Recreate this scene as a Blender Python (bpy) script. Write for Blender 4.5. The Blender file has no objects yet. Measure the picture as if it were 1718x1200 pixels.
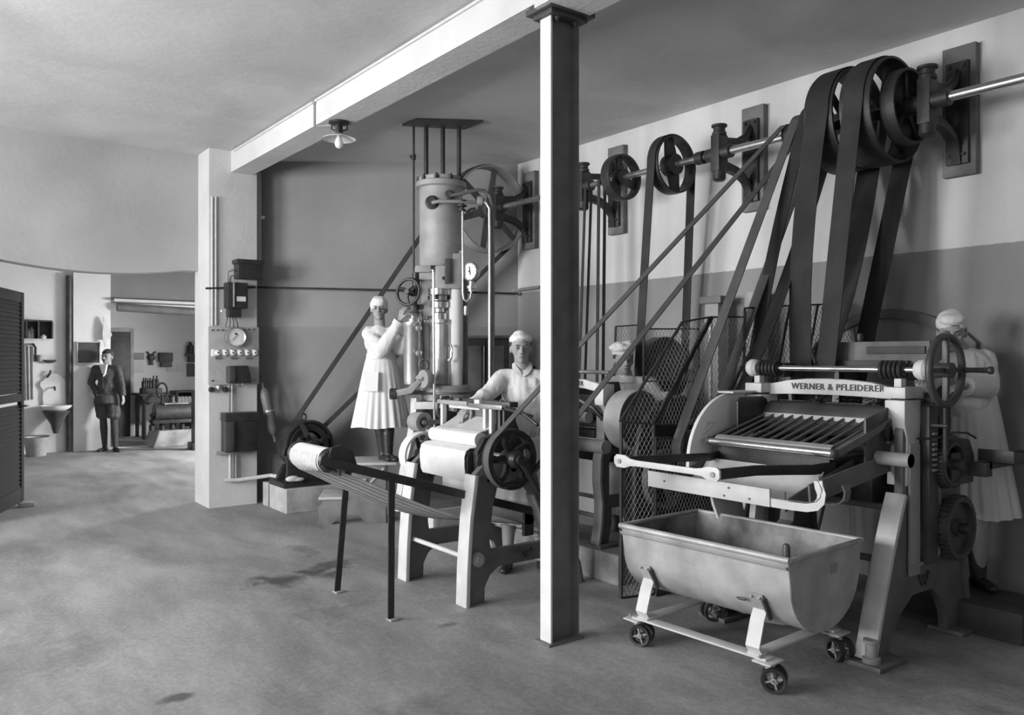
import bpy, bmesh, math, random
from math import sin, cos, pi, radians as R_
from mathutils import Vector as V, Matrix as M, noise
random.seed(4)
sc = bpy.context.scene
# ------------------------------------------------------------------ camera
EYE = 1.57; F = 1372.0
cam = bpy.data.cameras.new('camera'); co = bpy.data.objects.new('camera', cam)
sc.collection.objects.link(co); sc.camera = co
cam.sensor_width = 36.0; cam.lens = F / 1718 * 36.0; cam.shift_y = -2 / 1718
cam.clip_start = 0.05; cam.clip_end = 100
CA = math.atan2(.6, .8)
co.location = (0, 0, EYE); co.rotation_euler = (pi / 2, 0, -CA)
# ------------------------------------------------------------------ world, lights, exposure
sc.view_settings.view_transform = 'Standard'; sc.view_settings.look = 'None'
sc.view_settings.gamma = 1.0; sc.view_settings.use_curve_mapping = False
sc.view_settings.exposure = 0.05
w = bpy.data.worlds.new('sky'); sc.world = w; w.use_nodes = True
w.node_tree.nodes['Background'].inputs[0].default_value = (.8, .8, .8, 1)
w.node_tree.nodes['Background'].inputs[1].default_value = 0.5
def area(name, loc, target, sx, sy, power, spread=180):
    l = bpy.data.lights.new(name, 'AREA'); l.shape = 'RECTANGLE'; l.size = sx; l.size_y = sy
    l.energy = power; l.spread = R_(spread); l.color = (1, 1, 1)
    o = bpy.data.objects.new(name, l); sc.collection.objects.link(o)
    o.location = loc; o.rotation_euler = (V(target) - V(loc)).to_track_quat('-Z', 'Z').to_euler()
    return o
# daylight entering by the three windows of the left wall and the back room window, with added rear fill
LW = [(0.9, 2.7), (3.4, 5.2), (5.9, 7.7)]
for i, (a, b) in enumerate(LW):
    area('window_daylight', (-3.55, (a + b) / 2, 2.2), (3, (a + b) / 2 + .3, 1.5), b - a, 1.9, [50, 330, 430][i])
area('rear_fill_light', (0.6, -2.3, 2.1), (1.6, 4, 1.7), 2.2, 1.6, 24)  # added fill at the unseen rear window, lifts the dark faces
area('back_room_daylight', (6.9, 11.9, 2.7), (1.5, 13.9, .9), 2.6, 1.2, 1700)
# ------------------------------------------------------------------ pixel -> point at a measured depth / plane
def at(px, py=598, D=None, X=None, Y=None, Z=None):
    r = (px - 859) / F
    fx, fy = .6 + .8 * r, .8 - .6 * r
    if X is not None: D = X / fx
    elif Y is not None: D = Y / fy
    elif Z is not None: D = (EYE - Z) * F / (py - 598)
    return V((D * fx, D * fy, EYE - (py - 598) / F * D))
# ------------------------------------------------------------------ materials
MT = {}
def mat(name, v, rough=.6, metal=0., var=.12, scale=6., bump=.15, bscale=None, v2=None, emit=0, dist=0.):
    m = bpy.data.materials.new(name); m.use_nodes = True; n = m.node_tree; nd = n.nodes; L = n.links
    b = nd['Principled BSDF']
    b.inputs['Roughness'].default_value = rough; b.inputs['Metallic'].default_value = metal
    tc = nd.new('ShaderNodeTexCoord'); nz = nd.new('ShaderNodeTexNoise')
    nz.inputs['Scale'].default_value = scale; nz.inputs['Detail'].default_value = 6; nz.inputs['Distortion'].default_value = dist
    L.new(tc.outputs['Object'], nz.inputs['Vector'])
    cr = nd.new('ShaderNodeValToRGB'); e = cr.color_ramp.elements
    lo = max(0, v * (1 - var)); hi = min(1, v * (1 + var)) if v2 is None else v2
    e[0].position = .32; e[0].color = (lo, lo, lo, 1); e[1].position = .68; e[1].color = (hi, hi, hi, 1)
    L.new(nz.outputs['Fac'], cr.inputs['Fac']); L.new(cr.outputs['Color'], b.inputs['Base Color'])
    if bump:
        n2 = nd.new('ShaderNodeTexNoise'); n2.inputs['Scale'].default_value = bscale or scale * 8; n2.inputs['Detail'].default_value = 4
        L.new(tc.outputs['Object'], n2.inputs['Vector'])
        bp = nd.new('ShaderNodeBump'); bp.inputs['Strength'].default_value = bump; bp.inputs['Distance'].default_value = .01
        L.new(n2.outputs['Fac'], bp.inputs['Height']); L.new(bp.outputs['Normal'], b.inputs['Normal'])
    if emit:
        b.inputs['Emission Color'].default_value = (1, 1, 1, 1); b.inputs['Emission Strength'].default_value = emit
    MT[name] = m; return m
mat('ceiling_plaster', .54, .95, var=.16, scale=.9, bump=.25, bscale=14, dist=.6)
mat('wall_grey', .25, .9, var=.14, scale=1.1, bump=.3, bscale=18)
mat('wall_left_grey', .38, .9, var=.12, scale=1.1, bump=.3, bscale=18)
mat('white_plaster', .60, .85, var=.07, scale=2.2, bump=.35, bscale=22)
mat('room_white', .80, .85, var=.05, scale=1.5, bump=.2, bscale=20)
mat('concrete', .42, .9, var=.25, scale=5, bump=.4, bscale=40)
mat('concrete_dark', .26, .9, var=.35, scale=5, bump=.4, bscale=40)
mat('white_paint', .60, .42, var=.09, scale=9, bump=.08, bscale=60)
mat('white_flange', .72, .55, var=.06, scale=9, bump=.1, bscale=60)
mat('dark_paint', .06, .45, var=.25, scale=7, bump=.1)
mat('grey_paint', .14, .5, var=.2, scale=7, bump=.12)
mat('mid_paint', .32, .5, var=.15, scale=7, bump=.1)
mat('black_iron', .028, .42, var=.3, scale=12, bump=.12)
mat('cast_iron', .045, .5, .3, var=.3, scale=12, bump=.2)
mat('steel', .62, .26, .9, var=.12, scale=20, bump=.02)
mat('polished', .8, .18, 1., var=.06, scale=20, bump=.01)
mat('nickel', .55, .32, .75, var=.15, scale=10, bump=.03)
mat('belt_leather', .028, .8, var=.35, scale=5, bump=.15)
mat('belt_pale', .09, .75, var=.2, scale=5, bump=.15)
mat('eye_white', .3, .3, var=.02, scale=6, bump=0)
mat('door_dark', .022, .9, var=.2, scale=6, bump=.05)
mat('canvas', .42, .85, var=.15, scale=30, bump=.2)
mat('cloth_white', .70, .85, var=.03, scale=8, bump=.1, bscale=200)
mat('cloth_cap', .74, .9, var=.03, scale=8, bump=.1, bscale=160)
mat('suit_cloth', .075, .95, var=.2, scale=20, bump=.3, bscale=200)
mat('stocking', .06, .95, var=.2, scale=20, bump=.3)
mat('shoe_leather', .03, .35, var=.3, scale=20, bump=.1)
mat('skin', .31, .6, var=.06, scale=14, bump=.05)
mat('skin_dark', .10, .5, var=.1, scale=14, bump=0)
mat('lip', .2, .5, var=.1, scale=14, bump=0)
mat('hair', .04, .7, var=.3, scale=40, bump=.4)
mat('galvanised', .44, .5, .25, var=.2, scale=6, bump=.1, v2=.56)
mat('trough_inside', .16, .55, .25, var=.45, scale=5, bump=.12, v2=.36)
mat('wood', .17, .7, var=.3, scale=6, bump=.2)
mat('wood_dark', .06, .6, var=.3, scale=6, bump=.2)
mat('wood_pale', .45, .7, var=.2, scale=6, bump=.2)
mat('slate', .07, .5, var=.15, scale=6, bump=.05)
mat('marble', .38, .6, var=.12, scale=4, bump=.05, dist=1.5)
mat('porcelain', .85, .2, var=.03, scale=6, bump=0)
mat('enamel', .7, .35, var=.05, scale=6, bump=0)
mat('bulb', .85, .25, var=.02, scale=6, bump=0)
mat('dial', .78, .4, var=.04, scale=9, bump=0)
mat('paper', .7, .9, var=.05, scale=6, bump=0)
mat('wire', .30, .5, .3, var=.2, scale=6, bump=0)
mat('ink', .08, .6, var=.1, scale=6, bump=0)
mat('plaster_lump', .6, .9, var=.2, scale=6, bump=.5)
# floor: cement with patches, oil stains and worn streaks of their own shape
def floor_mat():
    m = bpy.data.materials.new('cement_floor'); m.use_nodes = True; n = m.node_tree; nd = n.nodes; L = n.links
    b = nd['Principled BSDF']; b.inputs['Roughness'].default_value = .62
    tc = nd.new('ShaderNodeTexCoord')
    def noise_(s, d=6, dist=0., vec=None, rough=.6):
        z = nd.new('ShaderNodeTexNoise'); z.inputs['Scale'].default_value = s; z.inputs['Detail'].default_value = d
        z.inputs['Distortion'].default_value = dist; z.inputs['Roughness'].default_value = rough
        L.new(vec or tc.outputs['Object'], z.inputs['Vector']); return z.outputs['Fac']
    def math_(op, a, b_=None, c=None):
        k = nd.new('ShaderNodeMath'); k.operation = op
        for i, q in enumerate((a, b_, c)):
            if q is None: continue
            if isinstance(q, (int, float)): k.inputs[i].default_value = q
            else: L.new(q, k.inputs[i])
        return k.outputs[0]
    def rng(v, a, b_, c, d):
        k = nd.new('ShaderNodeMapRange'); k.interpolation_type = 'SMOOTHSTEP'
        for i, q in enumerate((a, b_, c, d)): k.inputs[i + 1].default_value = q
        L.new(v, k.inputs[0]); return k.outputs[0]
    mp = nd.new('ShaderNodeMapping'); mp.inputs['Scale'].default_value = (1, .35, 1); mp.inputs['Rotation'].default_value = (0, 0, .64)
    L.new(tc.outputs['Object'], mp.inputs['Vector'])
    big = noise_(.8, 5, .5, mp.outputs['Vector']); mid = noise_(3.5, 8, .3, mp.outputs['Vector'], .7); fine = noise_(26, 6, 0, None, .75)
    v = math_('ADD', rng(big, .32, .68, .21, .36), rng(mid, .3, .75, -.055, .065))
    v = math_('ADD', v, rng(fine, .35, .7, -.035, .035))
    sep = nd.new('ShaderNodeSeparateXYZ'); L.new(tc.outputs['Object'], sep.inputs[0])
    wob = noise_(5.0, 5, .4)
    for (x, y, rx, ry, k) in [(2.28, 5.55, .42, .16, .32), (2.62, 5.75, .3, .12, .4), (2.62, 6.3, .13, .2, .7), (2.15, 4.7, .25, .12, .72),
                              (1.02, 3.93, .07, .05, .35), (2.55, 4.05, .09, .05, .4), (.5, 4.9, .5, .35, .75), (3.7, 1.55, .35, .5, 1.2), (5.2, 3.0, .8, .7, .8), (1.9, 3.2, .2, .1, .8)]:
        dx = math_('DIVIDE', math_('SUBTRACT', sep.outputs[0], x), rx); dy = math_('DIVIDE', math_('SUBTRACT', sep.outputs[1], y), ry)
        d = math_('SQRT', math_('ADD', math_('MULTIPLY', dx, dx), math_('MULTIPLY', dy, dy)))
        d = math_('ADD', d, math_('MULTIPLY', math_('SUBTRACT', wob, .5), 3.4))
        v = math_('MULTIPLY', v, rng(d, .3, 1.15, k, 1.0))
    # hairline cracks
    vo = nd.new('ShaderNodeTexVoronoi'); vo.feature = 'DISTANCE_TO_EDGE'; vo.inputs['Scale'].default_value = .55
    wv = nd.new('ShaderNodeVectorMath'); wv.operation = 'ADD'
    nc = nd.new('ShaderNodeTexNoise'); nc.inputs['Scale'].default_value = 2.0; nc.inputs['Detail'].default_value = 6; L.new(tc.outputs['Object'], nc.inputs['Vector'])
    L.new(tc.outputs['Object'], wv.inputs[0]); L.new(nc.outputs['Color'], wv.inputs[1]); L.new(wv.outputs[0], vo.inputs['Vector'])
    v = math_('MULTIPLY', v, rng(vo.outputs['Distance'], .0, .006, 1.14, 1.0))
    cc = nd.new('ShaderNodeCombineColor'); [L.new(v, cc.inputs[i]) for i in range(3)]
    L.new(cc.outputs[0], b.inputs['Base Color'])
    L.new(rng(mid, .3, .7, .5, .75), b.inputs['Roughness'])
    bp = nd.new('ShaderNodeBump'); bp.inputs['Strength'].default_value = .25; bp.inputs['Distance'].default_value = .01
    L.new(noise_(40, 6), bp.inputs['Height']); L.new(bp.outputs['Normal'], b.inputs['Normal'])
    MT['cement_floor'] = m
floor_mat()
# right wall: whitewashed above, grey dado below a ragged line
def wall_mat(name, hi, lo, zl, streak=True):
    m = bpy.data.materials.new(name); m.use_nodes = True; n = m.node_tree; nd = n.nodes; L = n.links
    b = nd['Principled BSDF']; b.inputs['Roughness'].default_value = .9
    tc = nd.new('ShaderNodeTexCoord'); sep = nd.new('ShaderNodeSeparateXYZ'); L.new(tc.outputs['Object'], sep.inputs[0])
    nz = nd.new('ShaderNodeTexNoise'); nz.inputs['Scale'].default_value = 1.3; nz.inputs['Detail'].default_value = 7; L.new(tc.outputs['Object'], nz.inputs['Vector'])
    n3 = nd.new('ShaderNodeTexNoise'); n3.inputs['Scale'].default_value = 30; n3.inputs['Detail'].default_value = 4; L.new(tc.outputs['Object'], n3.inputs['Vector'])
    ad = nd.new('ShaderNodeMath'); ad.operation = 'MULTIPLY_ADD'; L.new(n3.outputs['Fac'], ad.inputs[0]); ad.inputs[1].default_value = .012; L.new(sep.outputs[2], ad.inputs[2])
    mr = nd.new('ShaderNodeMapRange'); mr.inputs[1].default_value = zl; mr.inputs[2].default_value = zl + .006; L.new(ad.outputs[0], mr.inputs[0])
    mx = nd.new('ShaderNodeMapRange'); mx.inputs[1].default_value = 0; mx.inputs[2].default_value = 1; mx.inputs[3].default_value = lo; mx.inputs[4].default_value = hi
    L.new(mr.outputs[0], mx.inputs[0])
    vr = nd.new('ShaderNodeMapRange'); vr.inputs[1].default_value = .3; vr.inputs[2].default_value = .7; vr.inputs[3].default_value = .88; vr.inputs[4].default_value = 1.1
    L.new(nz.outputs['Fac'], vr.inputs[0])
    mu = nd.new('ShaderNodeMath'); mu.operation = 'MULTIPLY'; L.new(mx.outputs[0], mu.inputs[0]); L.new(vr.outputs[0], mu.inputs[1])
    out = mu.outputs[0]
    if streak:   # vertical damp streaks
        mp = nd.new('ShaderNodeMapping'); mp.inputs['Scale'].default_value = (1, 1.7, .09); L.new(tc.outputs['Object'], mp.inputs['Vector'])
        ns = nd.new('ShaderNodeTexNoise'); ns.inputs['Scale'].default_value = 1.6; ns.inputs['Detail'].default_value = 3; L.new(mp.outputs[0], ns.inputs['Vector'])
        r2 = nd.new('ShaderNodeMapRange'); r2.inputs[1].default_value = .38; r2.inputs[2].default_value = .55; r2.inputs[3].default_value = .9; r2.inputs[4].default_value = 1.03
        L.new(ns.outputs['Fac'], r2.inputs[0]); m2 = nd.new('ShaderNodeMath'); m2.operation = 'MULTIPLY'
        L.new(out, m2.inputs[0]); L.new(r2.outputs[0], m2.inputs[1]); out = m2.outputs[0]
    cc = nd.new('ShaderNodeCombineColor'); [L.new(out, cc.inputs[i]) for i in range(3)]
    L.new(cc.outputs[0], b.inputs['Base Color'])
    bp = nd.new('ShaderNodeBump'); bp.inputs['Strength'].default_value = .25; bp.inputs['Distance'].default_value = .01
    L.new(n3.outputs['Fac'], bp.inputs['Height']); L.new(bp.outputs['Normal'], b.inputs['Normal'])
    MT[name] = m
wall_mat('right_wall_paint', .66, .30, 2.285)
wall_mat('back_wall_paint', .27, .235, 1.90, False)
# ------------------------------------------------------------------ mesh builder
WM = {}       # world matrix of every object made
def wm(o): return WM.get(o.name, M.Identity(4))
class B:
    def __init__(s): s.bm = bmesh.new(); s.bev = 0
    def _f(s, vs, fs):
        v = [s.bm.verts.new(p) for p in vs]
        for f in fs:
            try: s.bm.faces.new([v[i] for i in f])
            except ValueError: pass
        return v
    def box(s, x0, x1, y0, y1, z0, z1):
        s._f([(x, y, z) for x in (x0, x1) for y in (y0, y1) for z in (z0, z1)],
             [(0, 1, 3, 2), (4, 6, 7, 5), (0, 4, 5, 1), (2, 3, 7, 6), (0, 2, 6, 4), (1, 5, 7, 3)]); return s
    def obox(s, c, size, m=None):
        m = m or M.Identity(3); c = V(c); h = [q / 2 for q in size]
        s._f([c + m @ V((x * h[0], y * h[1], z * h[2])) for x in (-1, 1) for y in (-1, 1) for z in (-1, 1)],
             [(0, 1, 3, 2), (4, 6, 7, 5), (0, 4, 5, 1), (2, 3, 7, 6), (0, 2, 6, 4), (1, 5, 7, 3)]); return s
    def bar(s, p, q, w, t, up=(0, 0, 1)):      # rectangular bar p->q; w across 'side', t along 'up'
        p, q = V(p), V(q); d = (q - p); l = d.length; d.normalize(); up = V(up)
        sd = d.cross(up)
        if sd.length < 1e-4: sd = d.cross(V((1, 0, 0)))
        sd.normalize(); u = sd.cross(d)
        m = M((d, sd, u)).transposed()
        return s.obox((p + q) / 2, (l, w, t), m)
    def cyl(s, p, q, r0, r1=None, n=20, cap=True):
        return s.tube([p, q], [r0, r0 if r1 is None else r1], n, cap=cap)
    def tube(s, pts, r, n=10, closed=False, cap=True):
        pts = [V(p) for p in pts]; k = len(pts)
        rs = r if isinstance(r, (list, tuple)) else [r] * k
        rings = []; prev = None
        for i in range(k):
            if closed: d = pts[(i + 1) % k] - pts[i - 1]
            else: d = pts[min(i + 1, k - 1)] - pts[max(i - 1, 0)]
            d.normalize()
            if prev is None:
                a = V((0, 0, 1)) if abs(d.z) < .9 else V((1, 0, 0))
                u = d.cross(a).normalized()
            else:
                u = (prev - d * prev.dot(d)).normalized()
            prev = u; v = d.cross(u)
            rings.append([s.bm.verts.new(pts[i] + (u * cos(2 * pi * j / n) + v * sin(2 * pi * j / n)) * rs[i]) for j in range(n)])
        for i in range(k if closed else k - 1):
            a, b = rings[i], rings[(i + 1) % k]
            for j in range(n):
                try: s.bm.faces.new([a[j], a[(j + 1) % n], b[(j + 1) % n], b[j]])
                except ValueError: pass
        if cap and not closed:
            s.bm.faces.new(list(reversed(rings[0]))); s.bm.faces.new(rings[-1])
        return s
    def strip(s, pts, wid, w, t, closed=False):   # flat strip swept along pts; width direction 'wid'
        pts = [V(p) for p in pts]; wid = V(wid).normalized(); k = len(pts); rings = []
        ws = w if isinstance(w, (list, tuple)) else [w] * k
        for i in range(k):
            if closed: d = pts[(i + 1) % k] - pts[i - 1]
            else: d = pts[min(i + 1, k - 1)] - pts[max(i - 1, 0)]
            d.normalize(); nn = d.cross(wid).normalized(); W = wid * ws[i] / 2; T = nn * t / 2
            rings.append([s.bm.verts.new(pts[i] + a) for a in (W + T, W - T, -W - T, -W + T)])
        for i in range(k if closed else k - 1):
            a, b = rings[i], rings[(i + 1) % k]
            for j in range(4): s.bm.faces.new([a[j], a[(j + 1) % 4], b[(j + 1) % 4], b[j]])
        if not closed: s.bm.faces.new(list(reversed(rings[0]))); s.bm.faces.new(rings[-1])
        return s
    def lathe(s, c, ax, prof, n=32, closed=False):   # prof: (r, h) along axis
        c = V(c); ax = V(ax).normalized(); a = V((0, 0, 1)) if abs(ax.z) < .9 else V((1, 0, 0))
        u = ax.cross(a).normalized(); v = ax.cross(u); rings = []
        for (r, h) in prof:
            if r < 1e-6: rings.append([s.bm.verts.new(c + ax * h)])
            else: rings.append([s.bm.verts.new(c + ax * h + (u * cos(2 * pi * j / n) + v * sin(2 * pi * j / n)) * r) for j in range(n)])
        K = len(rings)
        for i in range(K if closed else K - 1):
            a, b = rings[i], rings[(i + 1) % K]
            for j in range(n):
                q = []
                for x in (a[j % len(a)], a[(j + 1) % len(a)], b[(j + 1) % len(b)], b[j % len(b)]):
                    if x not in q: q.append(x)
                if len(q) > 2:
                    try: s.bm.faces.new(q)
                    except ValueError: pass
        return s
    def plate(s, outline, a, b, plane='xz', holes=()):   # outline extruded along the third axis a..b
        def P(u, v, t): return {'xz': (u, t, v), 'yz': (t, u, v), 'xy': (u, v, t)}[plane]
        es = []
        for loop in [outline] + list(holes):
            vs = [s.bm.verts.new(P(u, v, a)) for u, v in loop]
            es += [s.bm.edges.new((vs[i], vs[(i + 1) % len(vs)])) for i in range(len(vs))]
        g = bmesh.ops.triangle_fill(s.bm, edges=es, use_beauty=True)
        fs = [x for x in g['geom'] if isinstance(x, bmesh.types.BMFace)]
        ex = bmesh.ops.extrude_face_region(s.bm, geom=fs)
        d = V(P(0, 0, b)) - V(P(0, 0, a))
        bmesh.ops.translate(s.bm, verts=[x for x in ex['geom'] if isinstance(x, bmesh.types.BMVert)], vec=d)
        return s
    def ell(s, c, r, m=None, sub=2):
        r = (r, r, r) if isinstance(r, (int, float)) else r
        c = V(c); m = m.to_3x3() if m else M.Identity(3); nu, nv = 8 * sub, 5 * sub; nw = s.bm.verts.new; nf = s.bm.faces.new
        P_ = lambda a, b_: nw(c + m @ V((r[0] * sin(a) * cos(b_), r[1] * sin(a) * sin(b_), r[2] * cos(a))))
        rg = [[P_(pi * i / nv, 2 * pi * j / nu) for j in range(nu)] for i in range(1, nv)]
        tp, bt_ = P_(0, 0), P_(pi, 0)
        for j in range(nu):
            k = (j + 1) % nu; nf((tp, rg[0][j], rg[0][k])); nf((bt_, rg[-1][k], rg[-1][j]))
            for a, b_ in zip(rg, rg[1:]): nf((a[j], b_[j], b_[k], a[k]))
        return s
    def cap(s, p, q, r0, r1=None):
        r1 = r0 if r1 is None else r1; p, q = V(p), V(q)
        s.ell(p, r0); s.ell(q, r1)
        if (q - p).length > 1e-4: s.cyl(p, q, r0, r1, 16)
        return s
    def hexnut(s, c, ax, r=.012, h=.012):
        c = V(c); ax = V(ax).normalized(); s.tube([c, c + ax * h], r, 6); s.tube([c + ax * h, c + ax * (h * 1.6)], r * .5, 8); return s
    def build(s, name, m, parent=None, local=False, bev=0, smooth=True, loc=None, kind=None, ang=35, recalc=True):
        bm = s.bm
        if recalc: bmesh.ops.recalc_face_normals(bm, faces=bm.faces)
        me = bpy.data.meshes.new(name)
        o = bpy.data.objects.new(name, me); sc.collection.objects.link(o)
        if parent is not None:
            if not local: bmesh.ops.transform(bm, matrix=wm(parent).inverted(), verts=bm.verts)
            o.parent = parent; WM[o.name] = wm(parent).copy()
        else:
            if loc is None:
                xs = [v.co for v in bm.verts]
                loc = V(((min(c.x for c in xs) + max(c.x for c in xs)) / 2, (min(c.y for c in xs) + max(c.y for c in xs)) / 2, min(c.z for c in xs)))
            loc = V(loc); bmesh.ops.translate(bm, verts=bm.verts, vec=-loc); o.location = loc; WM[o.name] = M.Translation(loc)
        if bev:
            try:
                eds = [e for e in bm.edges if len(e.link_faces) == 2 and e.calc_face_angle(0) > .6]
                bmesh.ops.bevel(bm, geom=eds, offset=bev, segments=2, profile=.6, affect='EDGES', clamp_overlap=True)
            except Exception: pass
        bm.to_mesh(me); bm.free()
        me.materials.append(MT[m] if isinstance(m, str) else m)
        if smooth:
            me.polygons.foreach_set('use_smooth', [True] * len(me.polygons)); me.set_sharp_from_angle(angle=R_(ang))
        if kind: o['kind'] = kind
        return o
def tag(o, label, cat, group=None, kind=None):
    if label: o['label'] = label
    if cat: o['category'] = cat
    if group: o['group'] = group
    if kind: o['kind'] = kind
    return o
def thing(name, label, cat, loc=(0, 0, 0), rotz=0, group=None):
    o = bpy.data.objects.new(name, None); sc.collection.objects.link(o); o.empty_display_size = .1
    o.location = loc; o.rotation_euler = (0, 0, rotz)
    WM[o.name] = M.Translation(V(loc)) @ M.Rotation(rotz, 4, 'Z')
    return tag(o, label, cat, group)
def copy_tree(o, parent=None, loc=None):
    c = o.copy(); sc.collection.objects.link(c); c.parent = parent
    if loc is not None: c.location = loc
    WM[c.name] = M.Translation(c.location) @ M.Rotation(c.rotation_euler.z, 4, 'Z') if parent is None else WM.get(parent.name, M.Identity(4))
    for ch in list(o.children): copy_tree(ch, c)
    return c
def struct(b, name, m, **k):
    o = b.build(name, m, smooth=False, **k); o['kind'] = 'structure'; return o
def arc(cx, cy, r, a0, a1, n=12): return [(cx + r * cos(R_(a0 + (a1 - a0) * i / n)), cy + r * sin(R_(a0 + (a1 - a0) * i / n))) for i in range(n + 1)]
def text_mesh(txt, size, name, m, parent, origin, ux, uz, depth=.004, local=False):
    cu = bpy.data.curves.new(name, 'FONT'); cu.body = txt; cu.size = size; cu.extrude = depth; cu.align_x = 'CENTER'; cu.align_y = 'CENTER'; cu.resolution_u = 2; cu.offset = size * .012; cu.space_character = 1.12
    to = bpy.data.objects.new('tmp_text', cu); sc.collection.objects.link(to)
    me = bpy.data.meshes.new_from_object(to)
    bpy.data.objects.remove(to)
    ux = V(ux).normalized(); uz = V(uz).normalized(); un = ux.cross(uz)
    mm = M.Translation(V(origin)) @ M((ux, uz, un)).transposed().to_4x4()
    if not local: mm = wm(parent).inverted() @ mm
    me.transform(mm); me.name = name; me.materials.clear(); me.materials.append(MT[m])
    o = bpy.data.objects.new(name, me); sc.collection.objects.link(o); o.parent = parent; WM[o.name] = wm(parent); return o
# ------------------------------------------------------------------ THE ROOM
CZ = 3.72
struct(B().box(-3.6, 9, -2.6, 19, -.2, 0), 'floor', 'cement_floor', loc=(0, 0, 0))
struct(B().plate([(-3.2, -2.2), (5.75, -2.2), (5.75, 7.35), (3.1, 9.1), (3.1, 9.3), (-3.2, 9.3)], CZ, CZ + .2, 'xy'), 'ceiling', 'ceiling_plaster', loc=(0, 0, 0))
struct(B().box(5.55, 5.75, -2.2, 7.45, 0, CZ), 'wall_right', 'right_wall_paint', loc=(0, 0, 0))
# the back wall runs askew, from the right hand corner to the pillar
struct(B().plate([(5.6, 7.257), (3.0, 8.99), (3.0, 9.2), (5.75, 7.45)], 0, CZ, 'xy'), 'wall_back', 'back_wall_paint', loc=(0, 0, 0))
def wall_with_holes(name, plane, u0, u1, t0, t1, top, holes, m):
    b = B(); b.plate([(u0, 0), (u1, 0), (u1, top), (u0, top)], t0, t1, plane, [[(a, c), (b_, c), (b_, d), (a, d)] for a, b_, c, d in holes])
    return struct(b, name, m, loc=(0, 0, 0))
wall_with_holes('wall_left', 'yz', -2.2, 9.3, -3.2, -3.0, CZ, [(a, b, 1.2, 3.2) for a, b in LW], 'wall_grey')
wall_with_holes('wall_front', 'xz', -3.2, 5.75, -2.2, -2.0, CZ, [(-.6, 1.8, 1.2, 3.0)], 'wall_grey')
for i, (a, b) in enumerate(LW):
    fr = B()
    for y in (a, (a * 2 + b) / 3, (a + 2 * b) / 3, b): fr.box(-3.14, -3.08, y - .03, y + .03, 1.2, 3.2)
    for z in (1.22, 1.9, 2.55, 3.18): fr.box(-3.14, -3.08, a, b, z - .025, z + .025)
    struct(fr, 'window_%d' % (i + 1), 'white_paint')
fr = B()
for x in (-.6, .2, 1.0, 1.8): fr.box(x - .03, x + .03, -2.14, -2.08, 1.2, 3.0)
for z in (1.22, 2.1, 2.98): fr.box(-.6, 1.8, -2.14, -2.08, z - .025, z + .025)
struct(fr, 'window_4', 'white_paint')
# lintel wall above the wide opening on the left: bottom edge sags slightly in the middle
lint = [(-3.0, CZ), (-3.0, 0), (.66, 0), (.66, 2.50)] + [(.66 + 1.9 * i / 12, 2.505 - .095 * sin(pi * min(1, (i / 12) * 1.02)) ** .8) for i in range(1, 12)] + [(2.56, 2.48), (2.56, CZ)]
struct(B().plate(lint, 9.0, 9.22, 'xz'), 'wall_lintel', 'wall_left_grey', loc=(0, 0, 0))
# pillar at the end of the girder (part of the building)
p = B(); p.box(2.56, 3.06, 8.62, 9.12, 0, CZ); struct(p, 'trim_1', 'white_plaster')
# concrete girder under the ceiling and its plaster end block
g = B(); g.box(2.785, 3.015, 3.46, 8.64, 3.50, CZ); g.box(2.745, 3.05, -2.0, 3.46, 3.45, CZ)
struct(g, 'trim_2', 'white_plaster', loc=(0, 0, 0))
# thin conduit line along the girder top edge
c = B(); c.tube([(2.775, 3.5, 3.70), (2.775, 8.5, 3.70)], .010, 8)
tag(c.build('electric_conduit', 'white_paint'), 'thin painted conduit running along the top edge of the ceiling girder', 'conduit')
# I-section steel stanchion
st = thing('steel_stanchion', 'tall I-section steel post with pale outer flange in the middle of the floor', 'post', (2.93, 3.46, 0))
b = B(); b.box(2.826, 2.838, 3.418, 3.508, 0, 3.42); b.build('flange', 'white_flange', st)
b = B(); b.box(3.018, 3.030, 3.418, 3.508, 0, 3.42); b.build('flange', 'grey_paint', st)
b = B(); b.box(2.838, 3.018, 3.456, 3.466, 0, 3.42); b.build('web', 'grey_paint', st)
b = B(); b.box(2.80, 3.06, 3.38, 3.54, 3.42, 3.445); b.box(2.77, 3.09, 3.35, 3.57, 3.445, 3.475); b.box(2.79, 3.07, 3.36, 3.56, 3.475, 3.5); b.build('cap_plate', 'dark_paint', st, bev=.003)
for x in (2.86, 2.99):
    B().hexnut((x, 3.405, 3.415), (0, 0, -1), .014, .014).build('bolt', 'dark_paint', st)
b = B(); b.box(2.80, 3.05, 3.40, 3.53, 0, .012); b.build('base_plate', 'grey_paint', st)
# far room seen through the opening
RZ = 3.1
struct(B().box(-3.0, 7.0, 9.22, 17.8, RZ, RZ + .15), 'ceiling', 'room_white', loc=(0, 0, 0))
wall_with_holes('wall_far_middle', 'xz', -3.0, 7.0, 15.2, 15.4, RZ, [(2.86, 6.2, 0.0001, 2.42)], 'room_white')
struct(B().box(-3.0, 7.0, 17.4, 17.6, 0, RZ), 'wall_far', 'room_white', loc=(0, 0, 0))
wall_with_holes('wall_far_right', 'yz', 9.2, 17.6, 6.3, 6.5, RZ, [(10.5, 13.3, .9, 2.1)], 'room_white')
wall_with_holes('wall_far_left', 'yz', 9.2, 17.6, -3.2, -3.0, RZ, [(11.0, 13.0, 1.0, 2.4)], 'room_white')
struct(B().plate([(3.0, 9.2), (3.0, 9.0), (6.5, 6.9), (6.7, 9.3)], 0, RZ, 'xy'), 'wall_outer', 'room_white', loc=(0, 0, 0))
fr = B()
for y in (10.5, 11.43, 12.36, 13.3): fr.box(6.38, 6.44, y - .03, y + .03, .9, 2.1)
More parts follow.
